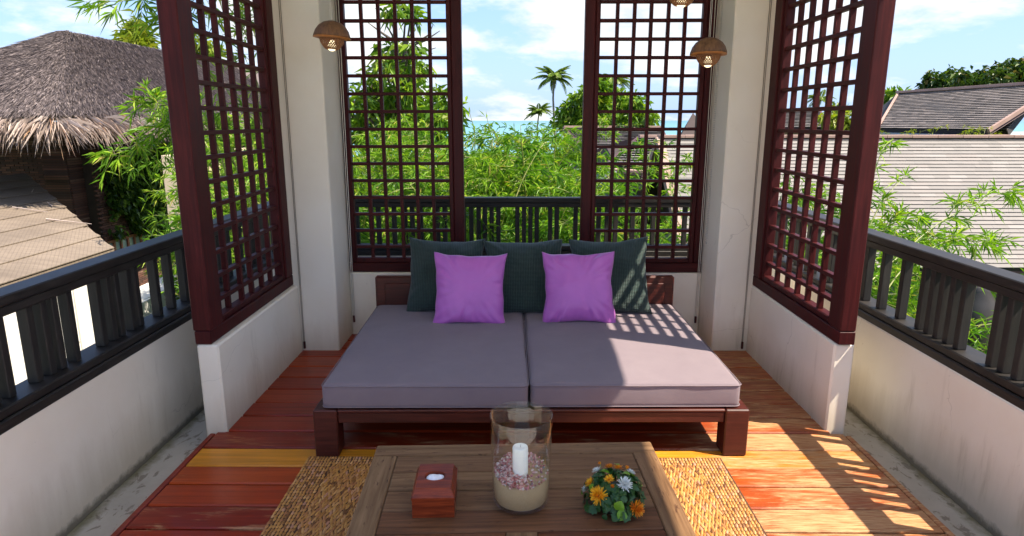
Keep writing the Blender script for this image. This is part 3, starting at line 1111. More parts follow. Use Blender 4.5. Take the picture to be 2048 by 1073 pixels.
for k in range(int(4 / bh)):
    z = -2.4 + k * bh
    C_.append((-9.72, 13.745 + rng.uniform(-.01, .01), z)); U_.append((.255, 0, 0)); V_.append((0, .02, 0)); W_.append((0, 0, bh / 2 - .006))
    C_.append((-9.465 + rng.uniform(-.01, .01), 14.0, z)); U_.append((.02, 0, 0)); V_.append((0, .24, 0)); W_.append((0, 0, bh / 2 - .006))
ob('brick', boxes_mesh('brick', C_, U_, V_, W_, 'brick'), th, kind='stuff')
# the strip window
wa, wb = atx(196, 476, WX + .06), atx(292, 462, WX + .06)
wy0, wy1 = wa.y, wb.y
wz0, wz1 = -1.62, -.98
wf = box('window', WX + .035, WX + .075, wy0, wy1, wz0, wz0 + .06, 'frame_orange', th)
wo = wf.location.copy()


def wpart(nm, x0, x1, y0, y1, z0, z1, mat):
    o = box(nm, x0, x1, y0, y1, z0, z1, mat, wf, .003)
    o.location -= wo
    return o


wpart('frame', WX + .03, WX + .08, wy0, wy1, wz1 - .06, wz1, 'frame_orange')
nP = 7
for i in range(nP + 1):
    y = wy0 + (wy1 - wy0) * i / nP
    wpart('mullion', WX + .03, WX + .082, y - .03, y + .03, wz0 + .061, wz1 - .061, 'frame_orange')
    if i < nP:
        y2 = wy0 + (wy1 - wy0) * (i + 1) / nP
        wpart('pane', WX + .038, WX + .045, y + .031, y2 - .031, wz0 + .061, wz1 - .061, 'window_glass')
wpart('sill', WX + .02, WX + .16, wy0 - .1, wy1 + .1, wz0 - .09, wz0 - .002, 'ridge_tile')
# ivy over the side wall
n = 42000
y = 14.3 + rng.gamma(2.2, 1.3, n)
z = rng.uniform(-1.4, 1.3, n)
f_ = np.array([noise.noise(Vector((a * .9, b * .9, 3))) for a, b in zip(y, z)])
keep = (f_ + (y - 14.6) * .10 - np.abs(z + .1) * .16 > -.45) & (y < 21) & ~((y > wy0 - .2) & (y < wy1 + .1) & (z < wz1 + .03))
y, z = y[keep], z[keep]
P_ = np.stack([np.full(len(y), WX) + np.abs(rng.normal(size=len(y))) * .16 + .05, y, z], 1)
D__ = rand_dirs(rng, len(y)) * .7 + np.array([.5, -.1, -.6])
Vv, Ff = leaf_arrays(P_, D__, rng.uniform(.08, .17, len(y)), rng.uniform(.06, .12, len(y)), rng, .2, .15)
ivy = ob('ivy', npmesh('ivy', Vv, Ff, 'ivy_leaf'))
tag(ivy, 'dark creeper climbing the brick side wall below the thatched eaves', 'creeper')

# ---- lower roof with netting, left of the railing
lr = thing('netted_roof', 'low sloping brown roof covered with netting and loose sticks, just beyond the left railing', 'roof')
qa = [(-10.25, 13.6, .57), (-10.2, 1.0, .57), (-5.64, 1.0, -.13), (-5.70, 9.0, -.13)]
slab('roof', qa, .14, 'net_roof', lr)
shingle_slope(lr, [Vector(p) for p in qa], 9, 3.4, 'net_roof', 0, 14, .012, None, .020)
rs = random.Random(5)
for i in range(16):
    u, v = rs.uniform(.40, 1.0), rs.uniform(.25, .98)
    pc = quad_pt([np.array(p) for p in qa], 1 - u, v)
    L = rs.uniform(.15, .7)
    a_ = rs.choice([0.2, 0.5, -.3, 1.2, 2.2]) + rs.uniform(-.3, .3)
    dx, dy = math.cos(a_) * L / 2, math.sin(a_) * L / 2
    sl_ = -.14
    ob('stick', tubes('stick', [([(pc[0] - dx, pc[1] - dy, pc[2] - dx * sl_ + .06), (pc[0] + dx, pc[1] + dy, pc[2] + dx * sl_ + .06)], [rs.uniform(.006, .013), .004])], 'fringe_blade', 5), lr)
beam('eave_board', (-5.66, 1.0, -.21), (-5.72, 9.0, -.21), .04, .16, 'net_roof', lr)

# ---- white panelled garden wall under it
gw = box('panel_wall', -6.5, -5.78, 1.0, 9.1, -3.5, -.28, 'white_render')
w2 = box('wall_section', -6.3, -5.78, 9.102, 12.4, -3.5, -1.05, 'white_render', gw)
w2.location -= gw.location
tag(gw, 'dazzling white panelled wall seen between the balusters of the left railing', 'wall')
y = 1.0
k = 0
rs = random.Random(9)
while y < 12.3:
    wd = rs.choice([.44, .50, .58])
    zc = -.85 - .32 * (k % 3)
    for z0, z1 in ((-3.4, zc - .035), (zc, -.29)) if y < 8.7 else ((-3.4, -1.06),):
        p = box('panel', -5.778, -5.725, y + .016, min(y + wd, 12.4) - .016, z0, z1, 'white_render', gw, .003)
        p.location -= gw.location
    y += wd
    k += 1

# ---- cream wall behind the left screen
p0, p1 = at(386, 309, 11), at(486, 302, 13.2)
o = ob('cream_wall', None) if False else box('cream_wall', -5.75, -5.42, 10.6, 13.6, -3.5, 1.10, 'cream_render')
tag(o, 'plain cream garden wall behind the left screen, bamboo leaves in front of it', 'wall')

# ---- jars by the right house
jar_prof = [(0, 0), (.16, 0), (.27, .2), (.33, .5), (.30, .75), (.2, .88), (.21, .93), (.17, .93), (.15, .86), (0, .86)]
jm = lathe('garden_jar', jar_prof, 'jar_glaze', 28)
for (x, yy, lab) in ((1948, 700, 'dark rounded garden jar seen between the right balusters, left one of the two'), (1986, 696, 'dark rounded garden jar seen between the right balusters, right one of the two')):
    p = at(x, 600, 9.0)
    o = ob('garden_jar', jm, None, (p.x, 9.0, p.z - .98), None, (1.0, 1.0, 1.3))
    tag(o, lab, 'jar', 'garden jars by the green wall')
    bx_ = box('plinth', p.x - .28, p.x + .28, 8.72, 9.28, -3.4, p.z - .98, 'concrete')
    tag(bx_, lab.replace('rounded garden jar', 'plinth under the garden jar').replace('one of', 'of'), 'plinth', 'plinths under the garden jars')


# ================================================================== plants
def bamboo_parts(h, spread, culms, seed, leaf='bamboo_leaf', n_tw=26, lean=.5, leaf_l=(.060, .115), nl=(5, 9), wd=(.009, .015)):
    rg = np.random.default_rng(seed)
    chains, P, D = [], [], []
    for c in range(culms):
        a = rg.uniform(0, 2 * math.pi)
        r0 = spread * .22 * math.sqrt(rg.uniform())
        b = np.array([r0 * math.cos(a), r0 * math.sin(a), 0])
        a += rg.normal() * .5
        hh = h * rg.uniform(.62, 1.05)
        ln = spread * rg.uniform(.25, 1.0) * lean * 2
        dr = np.array([math.cos(a), math.sin(a), 0])
        pts = []
        for i in range(12):
            s = i / 11
            pts.append(b + dr * ln * s ** 1.8 + np.array([0, 0, hh * (s - .22 * s ** 3)]))
        chains.append((pts, list(np.linspace(.016, .003, 12))))
        pts = np.array(pts)
        for k in range(n_tw):
            s = rg.uniform(.18, 1.0)
            f = s * 11
            i = min(int(f), 10)
            p = pts[i] + (pts[i + 1] - pts[i]) * (f - i)
            ta = rg.uniform(0, 2 * math.pi)
            tl = rg.uniform(.2, .62) * (1.15 - .5 * s)
            td = np.array([math.cos(ta), math.sin(ta), rg.uniform(-.1, .55)])
            q = []
            for m in range(5):
                u = m / 4
                q.append(p + td * tl * u + np.array([0, 0, -.28 * tl * u * u]))
            if k % 2 == 0:
                chains.append((q, [.003, .0028, .0024, .002, .0012]))
            for m in range(1, 5):
                nk = rg.integers(*nl)
                P.append(np.repeat(q[m][None], nk, 0))
                dd = rg.normal(size=(nk, 3)) * .55 + td * .7 + np.array([0, 0, -.30])
                D.append(dd)
    P, D = np.concatenate(P), np.concatenate(D)
    V, F = leaf_arrays(P, D, rg.uniform(leaf_l[0], leaf_l[1], len(P)), rg.uniform(wd[0], wd[1], len(P)), rg, .18, .22)
    return npmesh('leaves', V, F, leaf), tubes('stems', chains, 'culm', 4)


def place_plant(name, label, cat, parts, loc, rz=0, sc=1, group=None):
    root = thing(name, label, cat, loc, (0, 0, rz), group)
    lv, st = parts
    ob('leaves', lv, root, None, None, (sc, sc, sc), kind='stuff')
    ob('stems', st, root, None, None, (sc, sc, sc))
    return root


bam = [bamboo_parts(4.3, 1.5, 22, 21, n_tw=60, leaf_l=(.050, .105), nl=(6, 11), wd=(.0085, .0135)), bamboo_parts(4.0, 1.7, 24, 22, n_tw=60, leaf_l=(.050, .105), nl=(6, 11), wd=(.0085, .0135)), bamboo_parts(4.6, 1.4, 22, 23, n_tw=60, leaf_l=(.050, .105), nl=(6, 11), wd=(.0085, .0135)),
       bamboo_parts(3.4, 1.1, 18, 24, 'bamboo_leaf_cool', 36, .34), bamboo_parts(4.0, 1.0, 12, 25, 'bamboo_leaf', 36, .34)]
rp = random.Random(17)


def clump(px, py_top, Y, kind, label, group, zbase=None):
    """a clump whose top is seen at the pixel (px, py_top)"""
    top = at(px, py_top, Y)
    if group is hedge:
        top = at(px, py_top + (70 if px > 1690 else 0), Y)
    if group is hedge and Y < 7.1:
        top.x = max(top.x, 3.6)
    zb = -3.3
    hgt = (4.3, 4.0, 4.6, 3.4, 4.0)[kind] * .77
    sc = (top.z - zb) / hgt
    rz = rp.uniform(0, 6.28)
    for nm, me in zip(('leaves', 'stems'), bam[kind]):
        ob(nm, me, group, (top.x, Y, zb), (0, 0, rz), (sc, sc, sc))


gap = None
thick = tag(thing('bamboo_thicket', 'feathery green bamboo thicket massed close behind the back railing', None), kind='stuff')
hedge = tag(thing('bamboo_thicket', 'leafy bamboo growing up below the right railing, before the pale roof', None), kind='stuff')
leftb = tag(thing('bamboo_thicket', 'fresh green bamboo behind the left screen, before the thatched roof', None), kind='stuff')
for px, py, Y, k in ((742, 310, 9.0, 0), (815, 325, 8.6, 1), (880, 315, 8.8, 2), (905, 285, 9.6, 0), (975, 305, 8.8, 4), (1025, 312, 8.8, 4), (940, 300, 8.6, 4), (1060, 285, 9.4, 4), (1035, 285, 10.4, 3), (955, 292, 10.8, 4), (1000, 294, 10.6, 4), (1078, 290, 9.6, 4), (1085, 305, 9.0, 3), (1085, 350, 8.8, 4), (960, 345, 7.8, 4), (1080, 372, 7.6, 3), (860, 360, 7.8, 4), (760, 370, 7.6, 3), (1180, 500, 7.7, 3), (1300, 500, 7.8, 3), (1395, 505, 7.8, 3), (1000, 400, 7.3, 3), (1120, 480, 7.3, 3), (1240, 520, 7.3, 3), (920, 400, 7.3, 3), (820, 420, 7.3, 3), (740, 420, 7.3, 3), (1060, 330, 7.9, 4), (700, 330, 9.4, 1)):
    clump(px, py - (12 if py < 350 else 4), Y, k, None, thick)
for px, py, Y, k in ((1560, 385, 7.4, 4), (1640, 400, 6.8, 3), (1740, 590, 6.2, 3), (1830, 640, 5.6, 3), (1880, 690, 5.2, 3), (1600, 440, 6.4, 4), (1700, 440, 6.8, 4), (1800, 680, 5.0, 3), (2060, 600, 6.8, 3), (1500, 330, 8.4, 4), (1660, 520, 5.8, 3)):
    clump(px, py, Y, k, None, hedge)
for px, py, Y, k in ((505, 215, 9.6, 4), (540, 190, 9.4, 4), (470, 240, 11.6, 4), (535, 245, 8.2, 4)):
    clump(px, py, Y, k, None, leftb)
cool = bamboo_parts(2.2, 1.5, 14, 31, 'yellow_leaf', 20)
for px, Y, s, wh in ((1800, 13.2, .8, 'leftmost'), (1845, 13.4, 1.0, 'tallest'), (1905, 13.3, .75, 'middle'), (1965, 13.6, .9, 'fourth from the left'), (2030, 13.4, .8, 'rightmost')):
    p = at(px, 262, Y)
    place_plant('garden_bush', wh + ' of the yellow green bushes between the two right roofs', 'bush', cool, (p.x, Y, p.z - 1.75 * s), rp.uniform(0, 6), s, 'yellow green bushes between the right roofs')


# ---- single arching bamboo canes close to the terrace
def cane(label, pts, seed, step_=.055, leaf='bamboo_leaf', side=.22, nl=(3, 6), group=None, start=.25, ll=(.08, .15)):
    rg = np.random.default_rng(seed)
    pts = np.array([list(p) for p in pts], float)
    # smooth the cane
    tt = np.linspace(0, len(pts) - 1, 40)
    i = np.minimum(tt.astype(int), len(pts) - 2)
    f = (tt - i)[:, None]
    g = lambda j: pts[np.clip(j, 0, len(pts) - 1)]
    q = .5 * ((2 * g(i)) + (-g(i - 1) + g(i + 1)) * f + (2 * g(i - 1) - 5 * g(i) + 4 * g(i + 1) - g(i + 2)) * f ** 2 + (-g(i - 1) + 3 * g(i) - 3 * g(i + 1) + g(i + 2)) * f ** 3)
    chains = [([Vector(p) for p in q], list(np.linspace(.007, .0015, 40)))]
    L = np.linalg.norm(np.diff(q, axis=0), axis=1).sum()
    P, D = [], []
    for s in np.arange(start, 1.0, step_ / L):
        j = min(int(s * 39), 38)
        p = q[j] + (q[j + 1] - q[j]) * (s * 39 - j)
        tan = q[j + 1] - q[j]
        tan /= np.linalg.norm(tan)
        d = tan * .7 + rg.normal(size=3) * .75
        d /= np.linalg.norm(d)
        tl = side * rg.uniform(.25, 1.0) * (1.2 - .75 * s)
        tw = [p + d * tl * u + np.array([0, 0, -.25 * tl * u * u]) for u in (0, .35, .7, 1)]
        chains.append((tw, [.0018, .0015, .0012, .0008]))
        for m in (1, 2, 3):
            k = rg.integers(*nl)
            P.append(np.repeat(tw[m][None], k, 0))
            D.append(rg.normal(size=(k, 3)) * .5 + d * .8 + np.array([0, 0, -.2]))
    P, D = np.concatenate(P), np.concatenate(D)
    V, F = leaf_arrays(P, D, rg.uniform(ll[0], ll[1], len(P)), rg.uniform(.011, .018, len(P)), rg, .15, .2)
    root = thing('bamboo_cane', label, 'bamboo', group=group)
    ob('leaves', npmesh('leaves', V, F, leaf), root, kind='stuff')
    ob('stem', tubes('stem', chains, 'culm', 5), root)


cane('long thin bamboo cane arching out to the right across the pale roof', [at(1700, 600, 4.6), at(1790, 520, 4.9), at(1880, 445, 5.2), at(1960, 405, 5.4), at(2034, 373, 5.6)], 41, .07, side=.34, start=.3)
cane('short leafy bamboo cane hanging over the right handrail', [at(1740, 640, 4.4), at(1800, 545, 4.6), at(1880, 488, 4.8), at(1945, 476, 4.9), at(1985, 492, 4.95)], 42, .05, side=.36)
cane('bushy bamboo cane rising beside the right screen post', [at(1715, 600, 4.8), at(1735, 520, 4.9), at(1775, 455, 5.0), at(1800, 430, 5.0)], 43, .05, side=.36)
cane('thin bare bamboo cane leaning across the pale roof, next to the right screen post', [at(1690, 560, 5.2), at(1750, 430, 5.4), at(1780, 385, 5.5), at(1812, 352, 5.6)], 44, .2, side=.12)
cane('thin upright bamboo cane just right of the right screen post, reaching the pink ridge', [at(1690, 520, 5.2), at(1735, 390, 5.4), at(1765, 300, 5.5), at(1785, 284, 5.6)], 45, .14, side=.13)
cane('bamboo cane drooping over the terrace from the upper left, against the sky', [at(520, 260, 5.2), at(500, 90, 4.9), at(430, -10, 4.6), at(380, 5, 4.4), at(330, 28, 4.3)], 46, .05, side=.40)
cane('bamboo cane bending left over the top of the thatched roof', [at(470, 120, 5.0), at(400, -40, 4.6), at(320, -30, 4.4), at(260, 0, 4.3), at(205, 2, 4.25)], 47, .06, side=.26)
cane('bamboo cane with dense leaves reaching left below the thatched eaves', [at(470, 420, 5.6), at(420, 260, 5.4), at(340, 250, 5.2), at(280, 285, 5.1), at(225, 312, 5.05)], 48, .035, side=.42)
cane('leafy bamboo cane rising left of the left screen post, in front of the thatch', [at(430, 460, 5.6), at(370, 330, 5.4), at(325, 230, 5.3), at(300, 195, 5.25)], 49, .035, side=.44)
cane('bamboo cane crossing the upper left screen diagonally', [at(330, 60, 5.0), at(400, 130, 5.2), at(470, 195, 5.4), at(530, 260, 5.5)], 50, .06, side=.3)
cane('slim bamboo cane rising inside the view of the left screen near the corner pillar', [at(560, 420, 5.8), at(535, 250, 5.7), at(500, 110, 5.6), at(490, 20, 5.5)], 51, .05, side=.32)
cane('bright bamboo cane bushing out behind the middle of the left screen', [at(520, 460, 6.2), at(470, 330, 6.0), at(430, 250, 5.9), at(395, 215, 5.8)], 52, .04, side=.42)
cane('thin bamboo tip standing above the thicket at the left of the open gap', [at(950, 300, 8), at(948, 260, 8), at(941, 232, 8), at(938, 218, 8)], 53, .2, side=.12, nl=(2, 3))
cane('bare dark bamboo tip standing above the thicket in front of the sea', [at(985, 300, 8), at(980, 265, 8), at(975, 240, 8), at(972, 222, 8)], 54, .2, side=.1, nl=(1, 3))
cane('yellow bamboo cane slanting across the thicket in the open gap', [at(1030, 400, 6.6), at(1050, 350, 6.7), at(1075, 305, 6.8), at(1090, 285, 6.9)], 55, .3, side=.1, nl=(1, 3))
for (a, b, sd, lab) in (((1185, 440), (1200, 350), 61, 'leftmost'), ((1290, 400), (1300, 300), 62, 'second'), ((1345, 410), (1335, 330), 64, 'fourth')):
    cane('sunlit bamboo shoot before the roofs, right back screen, ' + {'leftmost': 'beside the grey wall', 'second': 'the tallest', 'third': 'short, left of the tallest shoot', 'fourth': 'nearest the pillar'}[lab], [at(a[0], a[1] + 120, 6.8), at(a[0], a[1], 7.0), at((a[0] + b[0]) / 2, (a[1] + b[1]) / 2, 7.2), at(b[0], b[1], 7.3)], sd, .075, side=.30)

# ---- ground cover seen down between the balusters
n = 42000
P_ = np.stack([rng.uniform(-3.8, 6.5, n), rng.uniform(5.9, 9.5, n), rng.uniform(-3.2, -1.5, n)], 1)
P2 = np.stack([rng.uniform(2.4, 6.5, n // 2), rng.uniform(1.5, 8, n // 2), rng.uniform(-3.1, -1.6, n // 2)], 1)
P3 = np.stack([rng.uniform(-5.3, -3.9, 7000), rng.uniform(9.6, 11.5, 7000), rng.uniform(-1.6, .15, 7000)], 1)
P_ = np.concatenate([P_, P2, P3])
D_ = rand_dirs(rng, len(P_), -.5, .8)
Vv, Ff = leaf_arrays(P_, D_, rng.uniform(.14, .26, len(P_)), rng.uniform(.03, .06, len(P_)), rng)
ob('undergrowth', npmesh('undergrowth', Vv, Ff, 'bamboo_leaf_cool'), None, kind='stuff')


# ---- trees
def tree(name, label, cat, base, clusters, leaf, n_per, leaf_l, leaf_w, group=None, seed=1, trunk_r=.16, bare=()):
    """trunk and limbs reaching out to clusters (centre, radius) of leaves"""
    rg = np.random.default_rng(seed)
    root = thing(name, label, cat, base, group=group)
    b = np.array(list(base), float)
    cs = [(np.array(list(c), float) - b, r) for c, r in clusters]
    topz = max(c[2] for c, r in cs)
    cxy = np.mean([c[:2] for c, r in cs], axis=0)
    trunk = [np.array([cxy[0] * .5 * s, cxy[1] * .5 * s, topz * .78 * s]) + np.array([rg.normal() * .05, rg.normal() * .05, 0]) for s in np.linspace(0, 1, 7)]
    trunk[0] = np.zeros(3)
    ob('trunk', tubes('trunk', [(trunk, list(np.linspace(trunk_r, trunk_r * .35, 7)))], 'bark', 8), root)
    ch, P, D = [], [], []
    for c, r in cs:
        s = min(max(c[2] / (topz * .78) - .18, .25), .97) * 6
        i = min(int(s), 5)
        st = trunk[i] + (trunk[i + 1] - trunk[i]) * (s - i)
        md = (st + c) / 2 + np.array([0, 0, -.12 * r])
        ch.append(([st, md, c], [trunk_r * .3, trunk_r * .2, trunk_r * .07]))
        k = max(6, int(n_per * r * r))
        nt = max(5, k // 9)
        tips = c + rand_dirs(rg, nt, -.6, 1) * r * (rg.uniform(.25, 1.0, (nt, 1)) ** .5) * np.array([1, 1, .85])
        for tp in tips[:max(4, nt // 5)]:
            ch.append(([c + (tp - c) * .05, c + (tp - c) * .5 + np.array([0, 0, .03]), tp], [trunk_r * .06, trunk_r * .04, trunk_r * .02]))
        for tp in tips:
            P.append(tp + rg.normal(size=(9, 3)) * leaf_l * .25)
            D.append((tp - c)[None] / (r + 1e-6) * .5 + rg.normal(size=(9, 3)) * .7 + np.array([0, 0, -.15]))
    for pts in bare:
        ch.append(([np.array(list(p)) - b for p in pts], list(np.linspace(trunk_r * .2, trunk_r * .04, len(pts)))))
    ob('limbs', tubes('limbs', ch, 'bark', 5), root)
    P, D = np.concatenate(P), np.concatenate(D)
    V, F = leaf_arrays(P, D, rg.uniform(leaf_l * .7, leaf_l * 1.25, len(P)), rg.uniform(leaf_w * .7, leaf_w * 1.25, len(P)), rg, .3, .2)
    ob('crown', npmesh('crown', V, F, leaf), root)
    return root


def cl(lst, Y, spread=.8, sd=1):
    r = random.Random(sd)
    return [(at(x, y, Y + r.uniform(-spread, spread)), q * Y / 1303 * .98) for x, y, q in lst]


YT = 13.5
b0 = at(800, 330, YT)
tree('garden_tree', 'tall garden tree with drooping leaf tufts and bare twigs behind the left back screen', 'tree', (b0.x, YT, -3.6),
     cl([(785, 26, 9), (812, 22, 10), (822, 30, 10), (775, 102, 14), (798, 108, 12), (818, 95, 12), (770, 133, 20), (795, 128, 22), (822, 140, 20), (752, 145, 14), (845, 140, 9), (815, 158, 16), (828, 170, 9), (742, 175, 14), (775, 175, 24), (800, 190, 30), (740, 205, 30), (765, 220, 36), (810, 228, 38), (850, 215, 30), (880, 205, 26), (712, 205, 24), (705, 235, 28), (745, 255, 40), (800, 270, 42), (860, 255, 40), (895, 240, 30), (915, 225, 18), (720, 285, 34), (880, 285, 36)], YT, .9, 3),
     'tree_leaf', 1500, .26, .075, None, 71, .17,
     [[at(795, 120, YT), at(790, 80, YT), at(775, 55, YT), at(768, 40, YT)], [at(795, 120, YT), at(792, 70, YT), at(788, 30, YT)], [at(798, 110, YT), at(815, 85, YT), at(826, 60, YT), at(832, 42, YT)], [at(800, 100, YT), at(835, 85, YT), at(858, 70, YT), at(866, 50, YT)], [at(800, 100, YT), at(850, 82, YT), at(880, 62, YT)], [at(790, 85, YT), at(762, 65, YT), at(735, 45, YT)], [at(805, 95, YT), at(830, 60, YT), at(824, 40, YT)], [at(810, 110, YT), at(835, 108, YT), at(872, 96, YT)]])
YB = 42
b0 = at(1215, 260, YB)
tree('broadleaf_tree', 'rounded green broadleaf tree behind the grey roof, beside the tall palm', 'tree', (b0.x, YB, -4.5),
     cl([(1128, 235, 20), (1145, 215, 22), (1165, 195, 18), (1160, 235, 26), (1185, 190, 26), (1190, 225, 34), (1225, 205, 34), (1215, 240, 34), (1250, 225, 30), (1272, 208, 20), (1285, 235, 22), (1300, 238, 13), (1255, 245, 26), (1135, 250, 20), (1205, 180, 20), (1180, 250, 30)], YB, 1.6, 4), 'tree_leaf', 520, .45, .20, None, 72, .35)
b0 = at(1320, 250, 36)
tree('broadleaf_tree', 'low round bushy tree behind the small brown roof, seen through the right back screen', 'tree', (at(1262, 250, 30).x, 30, -4.5),
     cl([(1240, 272, 16), (1258, 265, 20), (1280, 268, 16), (1225, 285, 14), (1262, 285, 18), (1290, 262, 12)], 24, 1.0, 5), 'dark_leaf', 700, .30, .14, None, 73, .2)
ntr = 0
for lst, Y, sd, lab in (([(1852, 178, 16), (1870, 160, 18), (1890, 168, 20), (1865, 180, 20), (1905, 155, 14), (1915, 172, 18)], 38, 81, 'leftmost and lowest'),
                        ([(1925, 158, 14), (1945, 165, 20), (1965, 158, 18), (1950, 178, 24), (1935, 180, 20), (1978, 172, 18)], 36, 82, 'middle one'),
                        ([(1990, 150, 16), (2010, 142, 18), (2030, 138, 18), (2048, 142, 18), (2000, 165, 22), (2030, 160, 24), (2060, 165, 24), (2065, 142, 20)], 34, 83, 'tallest')):
    tree('dark_tree', 'dark tree above the dark brown right roof, ' + lab + ' of the three', 'tree', (at(lst[2][0], 200, Y).x, Y, -4.0), cl(lst, Y, 1.2, sd), 'dark_leaf', 700, .36, .20, 'dark trees above the right roof', sd, .3)
tree('garden_bush', 'small bright bush at the left end of the dark brown right roof', 'bush', (at(1785, 200, 25).x, 25, -3.8), cl([(1780, 190, 9), (1790, 200, 12), (1775, 205, 14), (1800, 195, 8)], 25, .6, 7), 'tree_leaf', 1200, .40, .10, None, 84, .12)
tree('garden_bush', 'rounded light green bush beside the far grey roof, through the right side screen', 'bush', (at(1670, 230, 24).x, 24, -3.8), cl([(1660, 235, 16), (1680, 225, 18), (1700, 240, 18), (1665, 255, 18), (1690, 258, 20), (1720, 250, 22)], 24, .8, 8), 'yellow_leaf', 800, .32, .13, None, 85, .12)
tree('conifer', 'drooping feathery tree top rising behind the thatched ridge, left of the left screen', 'tree', (at(270, 90, 26).x, 26, -4),
     cl([(272, 48, 5), (266, 60, 9), (276, 66, 10), (260, 76, 12), (272, 84, 14), (283, 76, 9), (268, 98, 16), (286, 95, 10)], 26, .3, 9), 'yellow_leaf', 2200, .50, .07, None, 86, .12)
tree('garden_bush', 'dense yellow green treetop just above the thatched ridge, seen through the left screen', 'bush', (at(405, 100, 22).x, 22, -3.8), cl([(380, 95, 12), (400, 88, 15), (420, 98, 15), (435, 104, 10), (392, 106, 14)], 22, .5, 10), 'yellow_leaf', 1200, .30, .10, None, 87, .12)
tree('garden_bush', 'large leaved bright bush below the cream wall, seen through the left screen', 'bush', (at(440, 400, 8.6).x, 8.6, -3.5), cl([(410, 400, 34), (440, 415, 38), (470, 405, 34), (500, 420, 36), (415, 430, 36), (455, 450, 40)], 8.6, .4, 11), 'lime_leaf', 420, .24, .10, None, 88, .06)


# ---- palms
def frond_mesh(L, seed, droop):
    rg = np.random.default_rng(seed)
    n = 16
    sp = [np.array([L * (s - .18 * droop * s * s), 0, L * (.42 * s - (.55 + .35 * droop) * s * s)]) for s in np.linspace(0, 1, n)]
    V, F = [], []
    P, D, Ln = [], [], []
    for i in range(1, n):
        for j in range(7):
            f = (i - 1) + j / 7
            a = int(f)
            p = sp[a] + (sp[a + 1] - sp[a]) * (f - a)
            tan = sp[a + 1] - sp[a]
            tan /= np.linalg.norm(tan)
            s = f / (n - 1)
            ll = L * .24 * math.sin(math.pi * min(1, .12 + s * .86)) ** .7
            for sd in (-1, 1):
                P.append(p)
                D.append(np.array([0, sd, 0]) * .85 + tan * .55 + np.array([0, 0, -.35]) + rg.normal(size=3) * .06)
                Ln.append(ll)
    v, f = leaf_arrays(P, D, np.array(Ln), np.full(len(P), L * .015), rg, .28, .1)
    tv, tf = tube_arrays(sp, list(np.linspace(L * .012, L * .003, n)), 4, 0)
    me = npmesh('frond', v, f, 'palm_leaf')
    return me


fronds = [frond_mesh(1.0, 90 + i, d) for i, d in enumerate((.2, .7, 1.2, .5))]


def palm(label, px, py_crown, Y, r_px, n, lean=0.0, seed=1, zb=-8):
    rg = random.Random(seed)
    top = at(px, py_crown, Y)
    root = thing('coconut_palm', label, 'palm', (top.x + lean, Y, zb), group='coconut palms by the sea')
    hgt = top.z - zb
    pts = [(-lean * (s ** 1.6) + .12 * math.sin(s * 5), 0, hgt * s) for s in np.linspace(0, 1, 9)]
    pts[-1] = (-lean, 0, hgt)
    L = r_px * Y / 1303 * 1.12
    ob('trunk', tubes('trunk', [(pts, list(np.linspace(L * .075, L * .04, 9)))], 'palm_bark', 8), root)
    for i in range(n):
        a = i * 2.39996 + rg.uniform(-.2, .2)
        el = rg.uniform(-.35, 1.05) if i % 3 else rg.uniform(.6, 1.25)
        f = ob('frond', fronds[rg.randrange(4)], root, pts[-1], (rg.uniform(-.3, .3), -el * .75, a), (L * rg.uniform(.85, 1.1),) * 3)
        f.rotation_mode = 'XYZ'
    nm = lathe('coconut', [(0, -.5), (.35, -.35), (.5, 0), (.35, .4), (0, .55)], 'culm', 8)
    for i in range(5):
        a = i * 1.3
        ob('coconut', nm, root, (pts[-1][0] + math.cos(a) * L * .07, math.sin(a) * L * .07, pts[-1][2] - L * .07), None, (L * .09,) * 3)


palm('tall coconut palm with a long bare trunk against the sky in the open gap', 1108, 158, 60, 37, 30, .3, 1)
palm('short coconut palm left of the tall one, its crown just above the sea horizon', 1078, 226, 66, 27, 26, -.2, 2)
palm('coconut palm crown above the broadleaf tree, seen through the right back screen', 1222, 166, 46, 40, 20, .3, 3)
palm('distant coconut palm crown above the far grey roof, seen through the right side screen', 1640, 200, 45, 27, 18, .3, 4)


# ================================================================== daybed
bed = thing('daybed', 'wide low dark wood daybed with square legs and a panelled headboard, against the back', 'daybed', (.062, 3.75, 0), (0, 0, R(.75)))
BX, BF, BB = 1.083, -.762, .74


def bb(nm, x0, x1, y0, y1, z0, z1, bev=.005, mat='bed_wood'):
    return box(nm, x0, x1, y0, y1, z0, z1, mat, bed, bev)


for x0 in (-BX, BX - .118):
    for y0 in (BF, BB - .12):
        bb('leg', x0, x0 + .118, y0, y0 + .118, 0, .252, .006)
bb('front_rail', -BX + .12, BX - .12, BF + .012, BF + .045, .178, .236)
bb('back_rail', -BX + .12, BX - .12, BB - .05, BB - .015, .165, .236)
for x0 in (-BX + .012, BX - .047):
    bb('side_rail', x0, x0 + .035, BF + .12, BB - .125, .165, .236)
bb('front_board', -BX + .12, BX - .12, BF + .004, BF + .10, .2365, .2515)
for x0 in (-BX + .002, BX - .092):
    bb('side_board', x0, x0 + .09, BF + .12, BB - .125, .2365, .2515)
for i in range(7):
    y0 = BF + .104 + i * .188
    bb('slat', -BX + .096, BX - .096, y0, y0 + .175, .225, .2505, .003)
# headboard: a rounded board with a raised panel
hb = bb('headboard', -BX + .03, BX - .03, BB - .045, BB, .254, .585, .02)
for x0, x1 in ((-BX + .10, -.02), (.02, BX - .10)):
    p = box('headboard_panel', x0, x1, BB - .060, BB - .0455, .30, .535, 'bed_wood', hb, .012)
    p.location -= hb.location


